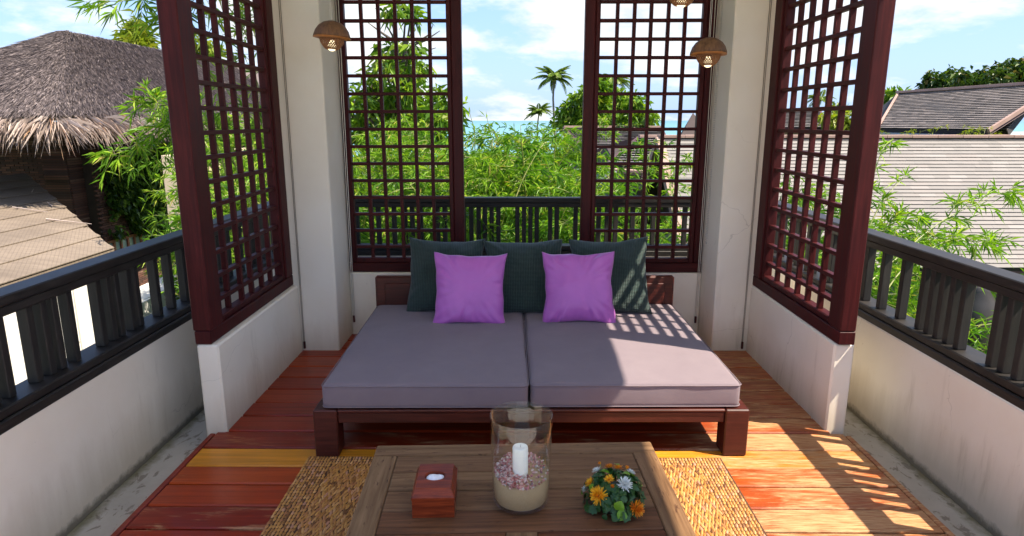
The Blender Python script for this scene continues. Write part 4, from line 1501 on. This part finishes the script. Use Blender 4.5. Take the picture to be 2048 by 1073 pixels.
def cushion_mesh(w_, d_, h_, mat, seed, r=.03):
    """box cushion with crowned top, soft edges and a few shallow dents"""
    nx, ny, nz = 44, 44, 6
    bm = bmesh.new()
    bmesh.ops.create_cube(bm, size=1)
    bmesh.ops.scale(bm, vec=(w_, d_, h_), verts=bm.verts)
    bmesh.ops.bevel(bm, geom=bm.edges[:], offset=r, segments=4, profile=.6, affect='EDGES')
    big = [e for e in bm.edges if e.calc_length() > .4]
    bmesh.ops.subdivide_edges(bm, edges=big, cuts=30, use_grid_fill=True)
    for v in bm.verts:
        x, y, z = v.co
        u, q = x / (w_ / 2), y / (d_ / 2)
        cr_ = max(0, (1 - u ** 4)) * max(0, (1 - q ** 4))
        n1 = noise.noise(Vector((x * 2.2, y * 2.2, seed)))
        n2 = noise.noise(Vector((x * 9, y * 9, seed + 4)))
        if z > 0:
            v.co.z += .012 * cr_ + .007 * n1 * cr_ + .0022 * n2
        v.co.x += .004 * noise.noise(Vector((y * 5, z * 9, seed))) * abs(u) ** 3
        v.co.y += .004 * noise.noise(Vector((x * 5, z * 9, seed + 2))) * abs(q) ** 3
    me = bpy.data.meshes.new('mattress')
    bm.to_mesh(me)
    bm.free()
    me.materials.append(MATS[mat])
    me.polygons.foreach_set('use_smooth', [True] * len(me.polygons))
    return me


def piping_loop(w_, d_, z, r, c):
    pts = []
    for cx, cy, a0 in ((1, 1, 0), (-1, 1, 90), (-1, -1, 180), (1, -1, 270)):
        for k in range(7):
            a = R(a0 + k * 15)
            pts.append((cx * (w_ / 2 - c) + c * math.cos(a), cy * (d_ / 2 - c) + c * math.sin(a), z))
    pts.append(pts[0])
    return pts, r


for (x0, x1, lab, sd) in ((-1.037, -.017, 'left grey mauve mattress of the daybed, in the shade', 1), (-.003, 1.040, 'right grey mauve mattress of the daybed, crossed by sunlight', 2)):
    w_, d_, h_ = x1 - x0, 1.44, .132
    m = ob('mattress', cushion_mesh(w_, d_, h_, 'mattress_cloth', sd), None)
    M4 = bed.matrix_basis @ Matrix.Translation(((x0 + x1) / 2, BF + .012 + d_ / 2 + (.0 if sd == 1 else .006), .2525 + h_ / 2))
    m.matrix_basis = M4
    tag(m, lab, 'mattress', 'mattresses of the daybed')
    for z in (h_ / 2 - .012, -h_ / 2 + .012):
        ob('piping', tubes('piping', [piping_loop(w_ + .004, d_ + .004, z, .0028, .03)], 'mattress_cloth', 6), m)


# ------------------------------------------------------------------ pillows
def pillow_mesh(w_, h_, t_, mat, seed, n=46, pinch=.10, crease=1.0):
    V, F, idx = [], [], {}
    for side in (-1, 1):
        for j in range(n + 1):
            for i in range(n + 1):
                edge = i in (0, n) or j in (0, n)
                key = (i, j) if edge else (i, j, side)
                if key in idx:
                    continue
                u, v = i / n * 2 - 1, j / n * 2 - 1
                u, v = math.copysign(abs(u) ** .85, u), math.copysign(abs(v) ** .85, v)
                x = w_ / 2 * u * (1 - pinch * (1 - v * v) * u * u)
                z = h_ / 2 * v * (1 - pinch * (1 - u * u) * v * v)
                body = max(0.0, (1 - abs(u) ** 3.2) * (1 - abs(v) ** 3.2)) ** .58
                # creases run in from the corners and the seams
                e = max(abs(u), abs(v))
                ang = math.atan2(v, u)
                rad = math.sin(ang * 16 + 5 * noise.noise(Vector((u * 1.5, v * 1.5, seed)))) * noise.noise(Vector((math.cos(ang) * 3, math.sin(ang) * 3, seed + side)))
                cr_ = crease * .022 * rad * min(1, e * 1.1) ** 3 * (1 - e ** 8)
                lump = .019 * noise.noise(Vector((x * 7, z * 7, seed + side * 3))) * body
                fine_ = .004 * noise.noise(Vector((x * 24, z * 24, seed + side * 5))) * body
                sagz = -.030 * body * (v < 0) * v * v
                d = (t_ / 2 * body * (1 - .12 * v) + lump + fine_ + cr_ * 1.3)
                wob = .008 * noise.noise(Vector((x * 9, z * 9, seed + 9))) * crease
                idx[key] = len(V)
                V.append((x + wob, side * d + (.010 * noise.noise(Vector((x * 6, z * 6, seed + 20))) if True else 0), z + sagz + wob))
    for side in (-1, 1):
        for j in range(n):
            for i in range(n):
                q = []
                for a, b in ((i, j), (i + 1, j), (i + 1, j + 1), (i, j + 1)):
                    q.append(idx[(a, b)] if (a in (0, n) or b in (0, n)) else idx[(a, b, side)])
                F.append(q if side < 0 else q[::-1])
    me = pydata('pillow', V, F, mat, True)
    return me


def seam(me, w_, h_, pinch, parent, mat):
    return None


gp = 'dark green woven back pillows'
for (x, y, z, rx, ry, rz, w_, lab, sd) in ((-.49, 4.335, .612, -24, 1.5, 2, .53, 'dark green woven pillow at the left end of the back row', 3),
                                           (.045, 4.325, .606, -24, -1.0, 0, .55, 'dark green woven pillow in the middle of the back row, between the purple ones', 4),
                                           (.625, 4.30, .620, -24, -3.0, -5, .54, 'dark green woven pillow at the right end, striped by lattice shadows', 5)):
    o = ob('back_pillow', pillow_mesh(w_, .535, .17, 'green_weave', sd), None, (x, y, z), (R(rx), R(ry), R(rz)))
    tag(o, lab, 'pillow', gp)
gp = 'purple satin cushions in front of the back pillows'
for (x, y, z, rx, ry, rz, w_, lab, sd) in ((-.305, 4.055, .592, -20, 1.8, 3, .475, 'purple satin cushion on the left, leaning on the left green pillow', 11),
                                           (.395, 4.075, .598, -20, -1.2, -3, .475, 'purple satin cushion on the right, beside the lattice shadows', 12)):
    o = ob('purple_cushion', pillow_mesh(w_, .475, .15, 'purple_cloth', sd, 52, .10, 1.5), None, (x, y, z), (R(rx), R(ry), R(rz)))
    tag(o, lab, 'cushion', gp)

# ================================================================== rug
rug = thing('rug', 'golden woven seagrass rug under the coffee table', 'rug', (0, 0, 0))
RX0, RX1, RY0, RY1 = -1.045, 1.022, 1.25, 2.975
box('rug_base', RX0 + .004, RX1 - .004, RY0, RY1 - .004, .001, .007, 'mat_base', rug, .002)
V, F = [], []
rg = np.random.default_rng(77)
py_, px_ = .0235, .0150
rows, cols = int((RY1 - RY0) / py_), int((RX1 - RX0) / px_)
sec = np.array([[-.5, 0], [0, 1], [.5, 0]])
for j in range(rows):
    for i in range(cols):
        edge = i < 9 or i >= cols - 9 or j >= rows - 3
        x = RX0 + (i + .5 + (0 if edge else .5 * (j % 2))) * px_ + rg.normal() * .0012
        y = RY0 + (j + .5) * py_ + rg.normal() * .001
        if abs(x) < .50 and y < 2.25:
            continue
        if edge:
            L, wd, sl, hh = .0118, .0128, .20, .009
        else:
            L, wd, sl, hh = .0205 + rg.normal() * .002, .0118, (.50 if (i + j // 2) % 3 else -.25) + rg.normal() * .1, .0075 + rg.normal() * .001
        o_ = len(V)
        for s, (wk, hk) in ((-1, (.35, .0)), (-.35, (1, .9)), (.35, (1, .9)), (1, (.35, .0))):
            cx, cy = x + sl * L * s * .55, y + L * s
            for a, b in sec:
                V.append((cx + a * wd * wk, cy, .004 + .003 + hh * hk * b + (.001 if b else 0)))
        for k in range(3):
            for a in range(2):
                F.append((o_ + k * 3 + a, o_ + k * 3 + a + 1, o_ + k * 3 + a + 4, o_ + k * 3 + a + 3))
ob('weave', npmesh('weave', V, F, 'seagrass', True), rug, kind='stuff')

# ================================================================== coffee table
TZ = .36
tab = thing('coffee_table', 'weathered square wooden coffee table in the foreground, planks framed by wide border boards', 'coffee table', (.012, 1.885, 0), (0, 0, R(2.2)))
HT = .560


def tb(nm, x0, x1, y0, y1, z0, z1, tone, along, bev=.004):
    o = box(nm, x0, x1, y0, y1, z0, z1, 'table_wood', tab, bev)
    o['tone'], o['along'] = tone, along
    return o


TT = .045
bw = .092
tb('border_board', -HT, HT, HT - .085, HT, TZ - TT, TZ, .85, 0.0)
tb('border_board', -HT, HT, -HT, -HT + .085, TZ - TT, TZ, .85, 0.0)
tb('border_board', -HT, -HT + bw, -HT + .0865, HT - .0865, TZ - TT, TZ - .0006, .95, 1.0)
tb('border_board', HT - bw, HT, -HT + .0865, HT - .0865, TZ - TT, TZ - .0006, .75, 1.0)
ys_ = [HT - .0875 - i * .1245 for i in range(9)]
ptone = [.70, .85, .66, .34, .20, .28, .35, .4]
rt_ = random.Random(4)
for i in range(8):
    y1, y0 = ys_[i], max(ys_[i + 1], -HT + .0875)
    if y1 - y0 < .02:
        continue
    if i < 4:
        tb('plank', -HT + bw + .002, HT - bw - .002, y0 + .0022, y1 - .0022, TZ - .032, TZ - .0015 - rt_.uniform(0, .0018), ptone[i], 0.0, .003)
    else:
        tb('plank', -HT + bw + .002, -.050, y0 + .0022, y1 - .0022, TZ - .032, TZ - .0015 - rt_.uniform(0, .0018), ptone[i], 0.0, .003)
        tb('plank', .054, HT - bw - .002, y0 + .0022, y1 - .0022, TZ - .032, TZ - .0015 - rt_.uniform(0, .0018), ptone[i] - .1, 0.0, .003)
tb('centre_board', -.048, .052, -HT + .0885, ys_[4] - .002, TZ - .032, TZ - .001, .7, 1.0, .003)
for sx in (-1, 1):
    for sy in (-1, 1):
        x, y = sx * (HT - .075), sy * (HT - .075)
        tb('leg', x - .045, x + .045, y - .045, y + .045, .008, TZ - TT - .001, .4, 1.0)
for sy in (-1, 1):
    tb('apron', -HT + .125, HT - .125, sy * (HT - .075) - .015, sy * (HT - .075) + .015, TZ - .13, TZ - TT - .001, .4, 0.0)
for sx in (-1, 1):
    tb('apron', sx * (HT - .075) - .015, sx * (HT - .075) + .015, -HT + .125, HT - .125, TZ - .13, TZ - TT - .001, .4, 1.0)

# ------------------------------------------------------------------ tissue box
a_, b_ = atz(823, 1036, TZ), atz(907, 1034, TZ)
bw_ = (b_ - a_).length
tbx = thing('tissue_box', 'small red brown lacquered wooden tissue box on the left of the table', 'tissue box', ((a_.x + b_.x) / 2, a_.y + .093, TZ), (0, 0, R(2.0)))
hw, hd = bw_ / 2, .092
V = []
levels = [(1.0, 0), (1.0, .066), (1.03, .0665), (1.03, .074), (.97, .080), (.90, .090), (.86, .0985), (.855, .101)]
F = []
for s, z in levels:
    V += [(-hw * s, -hd * s, z), (hw * s, -hd * s, z), (hw * s, hd * s, z), (-hw * s, hd * s, z)]
for k in range(len(levels) - 1):
    for i in range(4):
        F.append((k * 4 + i, k * 4 + (i + 1) % 4, (k + 1) * 4 + (i + 1) % 4, (k + 1) * 4 + i))
F.append((3, 2, 1, 0))
# top with an oval opening
nS = 32
o_ = len(V)
s = .855
for k in range(nS):
    th_ = 2 * math.pi * k / nS
    c, q = math.cos(th_), math.sin(th_)
    m = max(abs(c), abs(q))
    V.append((hw * s * c / m, hd * s * q / m, .101))
for k in range(nS):
    th_ = 2 * math.pi * k / nS
    V.append((.036 * math.cos(th_), .030 * math.sin(th_) , .101))
for k in range(nS):
    th_ = 2 * math.pi * k / nS
    V.append((.034 * math.cos(th_), .028 * math.sin(th_), .070))
for k in range(nS):
    k2 = (k + 1) % nS
    F.append((o_ + k, o_ + k2, o_ + nS + k2, o_ + nS + k))
    F.append((o_ + nS + k, o_ + nS + k2, o_ + 2 * nS + k2, o_ + 2 * nS + k))
ob('box_body', pydata('box_body', V, F, 'box_wood'), tbx)
V, F = [], []
rr = random.Random(2)
n = 14
for j in range(n):
    for i in range(n):
        x, y = (i / (n - 1) - .5) * .070, (j / (n - 1) - .5) * .058
        r = math.hypot(x / .035, y / .029)
        z = .087 + .022 * max(0, 1 - r * .8) * (.6 + .8 * noise.noise(Vector((x * 40, y * 40, 2)))) + .010 * abs(noise.noise(Vector((x * 70, y * 30, 5))))
        if r > .98:
            x, y = x / r * .98, y / r * .98
            z = .082
        V.append((x, y, z))
for j in range(n - 1):
    for i in range(n - 1):
        F.append((j * n + i, j * n + i + 1, (j + 1) * n + i + 1, (j + 1) * n + i))
tis = ob('tissue', pydata('tissue', V, F, 'tissue_paper', False), None)
tis.location, tis.rotation_euler = tbx.location, tbx.rotation_euler
tag(tis, 'white paper tissue crumpled in the round opening of the wooden box', 'tissue')

# ------------------------------------------------------------------ hurricane vase with sand, shells and candle
vc = atz(1042, 1002, TZ)
VR, VH = .103, .325
vase = thing('glass_vase', 'tall clear glass hurricane vase in the middle of the table', 'vase', (vc.x, vc.y, TZ + .0005))
prof = [(0, 0), (VR * .80, 0), (VR * .90, .006), (VR * .945, .02), (VR * .965, .08), (VR * 1.0, .22), (VR * 1.03, VH - .002), (VR * 1.022, VH), (VR * 1.01, VH - .003), (VR * .975, .22), (VR * .935, .08), (VR * .91, .022), (VR * .85, .012), (0, .012)]
ob('glass_body', lathe('glass_body', prof, 'clear_glass', 96), vase)


def sand_z(x, y):
    r = math.hypot(x, y) / VR
    return .118 + .020 * (y / VR) + .014 * noise.noise(Vector((x * 14, y * 14, 1))) - .006 * r


ns, nr = 56, 14
V, F = [], []
for k in range(ns):
    th_ = 2 * math.pi * k / ns
    for i in range(nr + 1):
        r = VR * .928 * i / nr
        x, y = r * math.cos(th_), r * math.sin(th_)
        V.append((x, y, sand_z(x, y)))
    x, y = VR * .928 * math.cos(th_), VR * .928 * math.sin(th_)
    V.append((x * .985, y * .985, .03))
    V.append((x * .90, y * .90, .0145))
m_ = nr + 3
for k in range(ns):
    k2 = (k + 1) % ns
    for i in range(m_ - 1):
        F.append((k * m_ + i, k2 * m_ + i, k2 * m_ + i + 1, k * m_ + i + 1))
sd_ = ob('sand', pydata('sand', V, F, 'sand', True), None, vase.location, kind='stuff')
C_, U_, V_, W_ = [], [], [], []
rg = np.random.default_rng(8)
kk = 0
while kk < 780:
    a = rg.uniform(0, 6.283)
    r = VR * .90 * math.sqrt(rg.uniform())
    x, y = r * math.cos(a), r * math.sin(a)
    if r < .030 or (x > .02 and -.07 < y < .045 and rg.uniform() > .18):
        continue
    if y < -.06 and rg.uniform() > .5:
        continue
    kk += 1
    q = Matrix.Rotation(rg.uniform(0, 6.28), 3, Vector(rg.normal(size=3)).normalized())
    s = rg.uniform(.0022, .0046)
    C_.append((x, y, sand_z(x, y) + s * .6 + rg.uniform(0, .004)))
    U_.append(q @ Vector((s, 0, 0))); V_.append(q @ Vector((0, s * .8, 0))); W_.append(q @ Vector((0, 0, s * .5)))
ob('shell_chips', boxes_mesh('shell_chips', C_, U_, V_, W_, 'shell_chip'), None, vase.location, kind='stuff')
ccp = Vector((-.003, -.004, 0))
cz = .112
can = ob('candle', lathe('candle', [(0, 0), (.0262, 0), (.0265, .002), (.0265, .108), (.0245, .1125), (.018, .1118), (.006, .1095), (0, .109)], 'wax', 40), None, vase.location + ccp + Vector((0, 0, cz - .016)))
tag(can, 'thick white pillar candle standing in the sand of the glass vase', 'candle')
ob('wick', tubes('wick', [([(0, 0, .108), (.0005, 0, .114), (.002, .001, .119)], .0008)], 'cord_dark', 5), can)

# ------------------------------------------------------------------ flower arrangement
fc = atz(1228, 1010, TZ)
fl = thing('flower_arrangement', 'round flower arrangement of yellow and white chrysanthemums on the right of the table', 'flowers', (fc.x, fc.y, TZ + .0005))
FR, FH = .098, .098
fbowl = lathe('bowl', [(0, 0), (.062, 0), (.070, .012), (.066, .03), (.060, .032), (.058, .014), (0, .012)], 'jar_glaze', 32)
ob('bowl', fbowl, fl)
ob('foam', lathe('foam', [(0, .014), (.055, .014), (.066, .035), (.058, .055), (.035, .070), (0, .074)], 'bouquet_leaf', 20), fl)


def mum_mesh(rad, rings, mat, seed, wd=.16):
    rg = np.random.default_rng(seed)
    P, D, L = [], [], []
    for k, (n, el, ln) in enumerate(rings):
        for i in range(n):
            a = 2 * math.pi * (i + .5 * (k % 2)) / n + rg.normal() * .09
            e = R(el + rg.normal() * 7)
            P.append((math.cos(a) * .06 * rad, math.sin(a) * .06 * rad, .05 * rad * k))
            D.append((math.cos(a) * math.cos(e), math.sin(a) * math.cos(e), math.sin(e)))
            L.append(rad * ln * rg.uniform(.86, 1.08))
    up = np.tile(np.array([[0, 0, 1.0]]), (len(P), 1)) + rg.normal(size=(len(P), 3)) * .1
    P, D, L = np.array(P), np.array(D), np.array(L)
    D /= np.linalg.norm(D, axis=1, keepdims=True)
    S = np.cross(D, up); S /= np.linalg.norm(S, axis=1, keepdims=True)
    U = np.cross(S, D)
    L1 = L[:, None]
    w1 = wd * rad
    q = [P - S * w1 * .18, P + S * w1 * .18, P + D * L1 * .6 + S * w1 * .5 + U * w1 * .25, P + D * L1 * .6 - S * w1 * .5 + U * w1 * .25, P + D * L1 + S * w1 * .2 + U * L1 * .16, P + D * L1 - S * w1 * .2 + U * L1 * .16, P + D * L1 * .6 - U * w1 * .05]
    V = np.stack(q, 1)
    n = len(P)
    o = np.arange(n)[:, None] * 7
    F = np.concatenate([o + np.array([[0, 1, 6]]), o + np.array([[1, 2, 6]]), o + np.array([[0, 6, 3]]), o + np.array([[2, 4, 6]]), o + np.array([[6, 4, 5]]), o + np.array([[6, 5, 3]])])
    return npmesh('petals', V.reshape(-1, 3), F, mat)


full = [(20, 4, 1.0), (18, 20, .95), (16, 36, .86), (13, 52, .74), (10, 68, .6), (6, 80, .5)]
thin = [(16, 8, 1.0), (14, 26, .88), (10, 46, .7), (6, 65, .5)]
bud = [(9, 45, .9), (8, 60, .9), (6, 75, .9)]
heart = lathe('heart', [(0, -.05), (.2, 0), (.17, .13), (0, .2)], 'flower_heart', 12)
flw = [((1199, 993), .0285, full, 'yellow_petal', 'large open yellow bloom at the front left'), ((1270, 1017), .0255, full, 'orange_petal', None), ((1248, 972), .0235, full, 'white_petal', 'white bloom in the middle'),
       ((1219, 962), .0165, thin, 'yellow_petal', None), ((1225, 976), .0105, bud, 'orange_petal', None), ((1185, 968), .0195, thin, 'yellow_petal', None), ((1219, 938), .0165, thin, 'orange_petal', None), ((1236, 940), .0165, thin, 'orange_petal', None),
       ((1201, 932), .0095, bud, 'orange_petal', None), ((1195, 945), .0160, thin, 'white_petal', None), ((1252, 941), .0110, bud, 'orange_petal', None), ((1260, 948), .0145, thin, 'white_petal', None), ((1174, 980), .0150, thin, 'white_petal', None)]


def dome_hit(px, py):
    d = ray(px, py)
    c = Vector((fc.x, fc.y, TZ + .012))
    S_ = Vector((FR, FR, FH))
    o = Vector((0, 0, H)) - c
    o2, d2 = Vector([a / b for a, b in zip(o, S_)]), Vector([a / b for a, b in zip(d, S_)])
    A, B_, C2 = d2.dot(d2), 2 * o2.dot(d2), o2.dot(o2) - 1
    disc = B_ * B_ - 4 * A * C2
    tt = (-B_ - math.sqrt(max(0, disc))) / (2 * A)
    p = o + d * tt
    n_ = Vector([a / b / b for a, b in zip(p, S_)]).normalized()
    return p + Vector((0, 0, .012)), n_


for i, ((px, py), rad, rings, mat, lab) in enumerate(flw):
    p, n_ = dome_hit(px, py)
    q = n_.lerp(Vector((0, -.5, .85)).normalized(), .25).to_track_quat('Z', 'Y')
    rad *= 1.14
    me = mum_mesh(rad, rings, mat, 300 + i, .17 if rings is not bud else .3)
    o = ob('bloom', me, fl, p + n_ * .004)
    o.rotation_mode, o.rotation_quaternion = 'QUATERNION', q
    if lab:
        o['label'] = lab
    if rings is not bud and mat != 'white_petal':
        ob('heart', heart, o, (0, 0, rad * .14), None, (rad,) * 3)
    ob('stalk', tubes('stalk', [([Vector((0, 0, 0)), Vector((0, 0, -.03)) + Vector((0, 0, 0))], .0015)], 'culm', 5), o)


def leaf_blade(mat, lobes):
    V, F = [], []
    n = 9
    for i in range(n + 1):
        s = i / n
        wv = math.sin(math.pi * min(1, s * .93 + .07)) ** .8 * .42 * (1 + .22 * math.cos(s * math.pi * lobes))
        if i == n:
            wv = 0.001
        z = .14 * math.sin(s * 2.6)
        V += [(s, -wv, z + wv * .25), (s, 0, z), (s, wv, z + wv * .25)]
    for i in range(n):
        for a in range(2):
            F.append((i * 3 + a, i * 3 + a + 1, (i + 1) * 3 + a + 1, (i + 1) * 3 + a))
    return pydata('leaf', V, F, mat, True)


lb = [leaf_blade('bouquet_leaf', 6), leaf_blade('bouquet_leaf', 7), leaf_blade('lime_leaf', 0)]
rr = random.Random(12)


def put_leaf(p, n_, me, L, spin, tilt):
    q = n_.to_track_quat('Z', 'Y') @ Matrix.Rotation(spin, 3, 'Z').to_quaternion() @ Matrix.Rotation(tilt, 3, 'Y').to_quaternion()
    o = ob('leaf', me, fl, p, None, (L, L, L))
    o.rotation_mode, o.rotation_quaternion = 'QUATERNION', q


for i in range(190):
    a = i * 2.39996
    zf = rr.uniform(-.05, .98)
    r = math.sqrt(max(0, 1 - zf * zf))
    n_ = Vector((r * math.cos(a), r * math.sin(a), max(zf, 0) + .15)).normalized()
    k = rr.uniform(.84, 1.02)
    p = Vector((FR * r * math.cos(a) * k, FR * r * math.sin(a) * k, .016 + FH * zf * k))
    if p.z < .012:
        p.z = .014
    put_leaf(p, n_, lb[i % 2], rr.uniform(.022, .040), rr.uniform(0, 6.28), rr.uniform(-.5, .35))
for (px, py, L) in ((1233, 1020, .036), (1245, 1020, .036), (1218, 948, .030), (1243, 950, .030), (1274, 970, .026), (1184, 985, .028), (1264, 955, .022), (1236, 934, .022), (1168, 990, .024)):
    p, n_ = dome_hit(px, py)
    put_leaf(p + n_ * .003, n_, lb[2], L, rr.uniform(0, 6.28), -.15)

# ================================================================== pendant lamps
dj = lambda th_, s: .05 * noise.noise(Vector((math.cos(th_) * 2.2, math.sin(th_) * 2.2, s * 2))) * s + .012 * math.sin(th_ * 9) * s
dome = lathe('shade', [(.004, .094), (.025, .092), (.055, .082), (.082, .062), (.100, .036), (.110, .008), (.1125, -.004), (.108, -.002), (.097, .034), (.078, .058), (.05, .077), (.0, .086)], 'coconut', 48, True, dj)
rimm = lathe('rim', [(.1135, -.0045), (.1135, -.0085), (.090, -.012), (.070, -.011), (.070, -.008), (.107, -.0055)], 'coconut_rim', 48, True, lambda th_, s: .05 * noise.noise(Vector((math.cos(th_) * 2.2, math.sin(th_) * 2.2, 2))) + .012 * math.sin(th_ * 9), True)


def basket_mesh():
    ch = []
    prf = [(.074, -.010), (.072, -.022), (.065, -.040), (.054, -.056), (.042, -.068), (.034, -.073)]

    def pr(s):
        f = s * (len(prf) - 1)
        i = min(int(f), len(prf) - 2)
        u = f - i
        return prf[i][0] * (1 - u) + prf[i + 1][0] * u, prf[i][1] * (1 - u) + prf[i + 1][1] * u
    for sgn in (-1, 1):
        for k in range(26):
            pts = []
            for m in range(9):
                s = m / 8
                r, z = pr(s)
                a = 2 * math.pi * k / 26 + sgn * s * 1.1
                pts.append((r * math.cos(a) + .0, r * math.sin(a), z + sgn * .0008))
            ch.append((pts, .0029))
    for s in (0, .5, 1):
        r, z = pr(s)
        ch.append(([(r * math.cos(a), r * math.sin(a), z) for a in np.linspace(0, 2 * math.pi, 29)], .0032))
    return tubes('basket', ch, 'basket_cane', 5)


bask = basket_mesh()
bulb = lathe('bulb', [(0, -.086), (.012, -.084), (.021, -.077), (.0255, -.066), (.024, -.052), (.016, -.036), (.012, -.020), (0, -.018)], 'lit_bulb', 24)
for (px, py, Y, tilt, rz, lab) in ((664, 74, 4.22, 4, .3, 'coconut shell pendant lamp hanging by the left pillar'), (1417, 107, 4.28, 3, 1.4, 'coconut shell pendant lamp hanging by the right pillar, lower of the two there'), (1365, -18, 3.72, -3, 2.2, 'coconut shell pendant lamp cut by the top edge, only its basket in view')):
    p = at(px, py, Y)
    l_ = thing('pendant_lamp', lab, 'lamp', p, (0, R(tilt), rz), 'coconut shell pendant lamps')
    ob('shade', dome, l_)
    ob('rim', rimm, l_)
    ob('basket', bask, l_)
    ob('bulb', bulb, l_)
    Mi = l_.matrix_basis.inverted()
    for dx in (-.006, .007):
        ob('cord', tubes('cord', [([Mi @ Vector((p.x + dx, p.y, 3.202)), Mi @ Vector((p.x + dx * .6, p.y, p.z + .088))], .0016)], 'cord_white', 5), l_)

# ================================================================== blind cords and bead chain


def cord(label, x, y, z0, z1, mat='cord_dark', r=.0022, dx=.012):
    root = thing('blind_cord', label, 'cord', (x, y, z0), group='blind cords along the pillars')
    for s in (0, 1):
        ob('line', tubes('line', [([(s * dx, 0, z1 - z0), (s * dx * .7 + .002, 0, (z1 - z0) * .45), (s * dx * .5, 0, .03)], r)], mat, 5), root)
    ob('cleat', box_mesh(.016, .012, .055, 'bed_wood', .003), root, (.004, 0, .028))
    return root


cord('pair of thin dark blind cords beside the left pillar, next to the left screen', -1.560, 4.512, .02, 3.2)
cord('pale blind cord in the corner behind the left pillar, beside the back screen', -1.288, 4.90, .10, 3.2, 'cord_white', .003, .02)
cord('pair of thin blind cords in the corner of the right pillar and the right screen', 1.640, 4.532, .02, 3.2)
cord('pale blind cord in the corner behind the right pillar, beside the back screen', 1.392, 4.90, .10, 3.2, 'cord_white', .0026, .02)
cp = atx(1412, 489, 1.418)
bc = thing('bead_chain', 'looped bead chain of a blind hanging down the inner face of the right pillar', 'chain', (1.418, cp.y, cp.z))
bm = bmesh.new()
for s in (0, 1):
    for k in range(150):
        z = .02 + k * .0125
        if cp.z + z > 3.18:
            break
        bmesh.ops.create_icosphere(bm, subdivisions=1, radius=.0030, matrix=Matrix.Translation((0, (s - .5) * .026, z)))
for k in range(7):
    a = math.pi * k / 6
    bmesh.ops.create_icosphere(bm, subdivisions=1, radius=.0030, matrix=Matrix.Translation((0, -.013 * math.cos(a), .018 - .013 * math.sin(a))))
me = bpy.data.meshes.new('beads')
bm.to_mesh(me)
bm.free()
me.materials.append(MATS['metal_bead'])
ob('beads', me, bc)
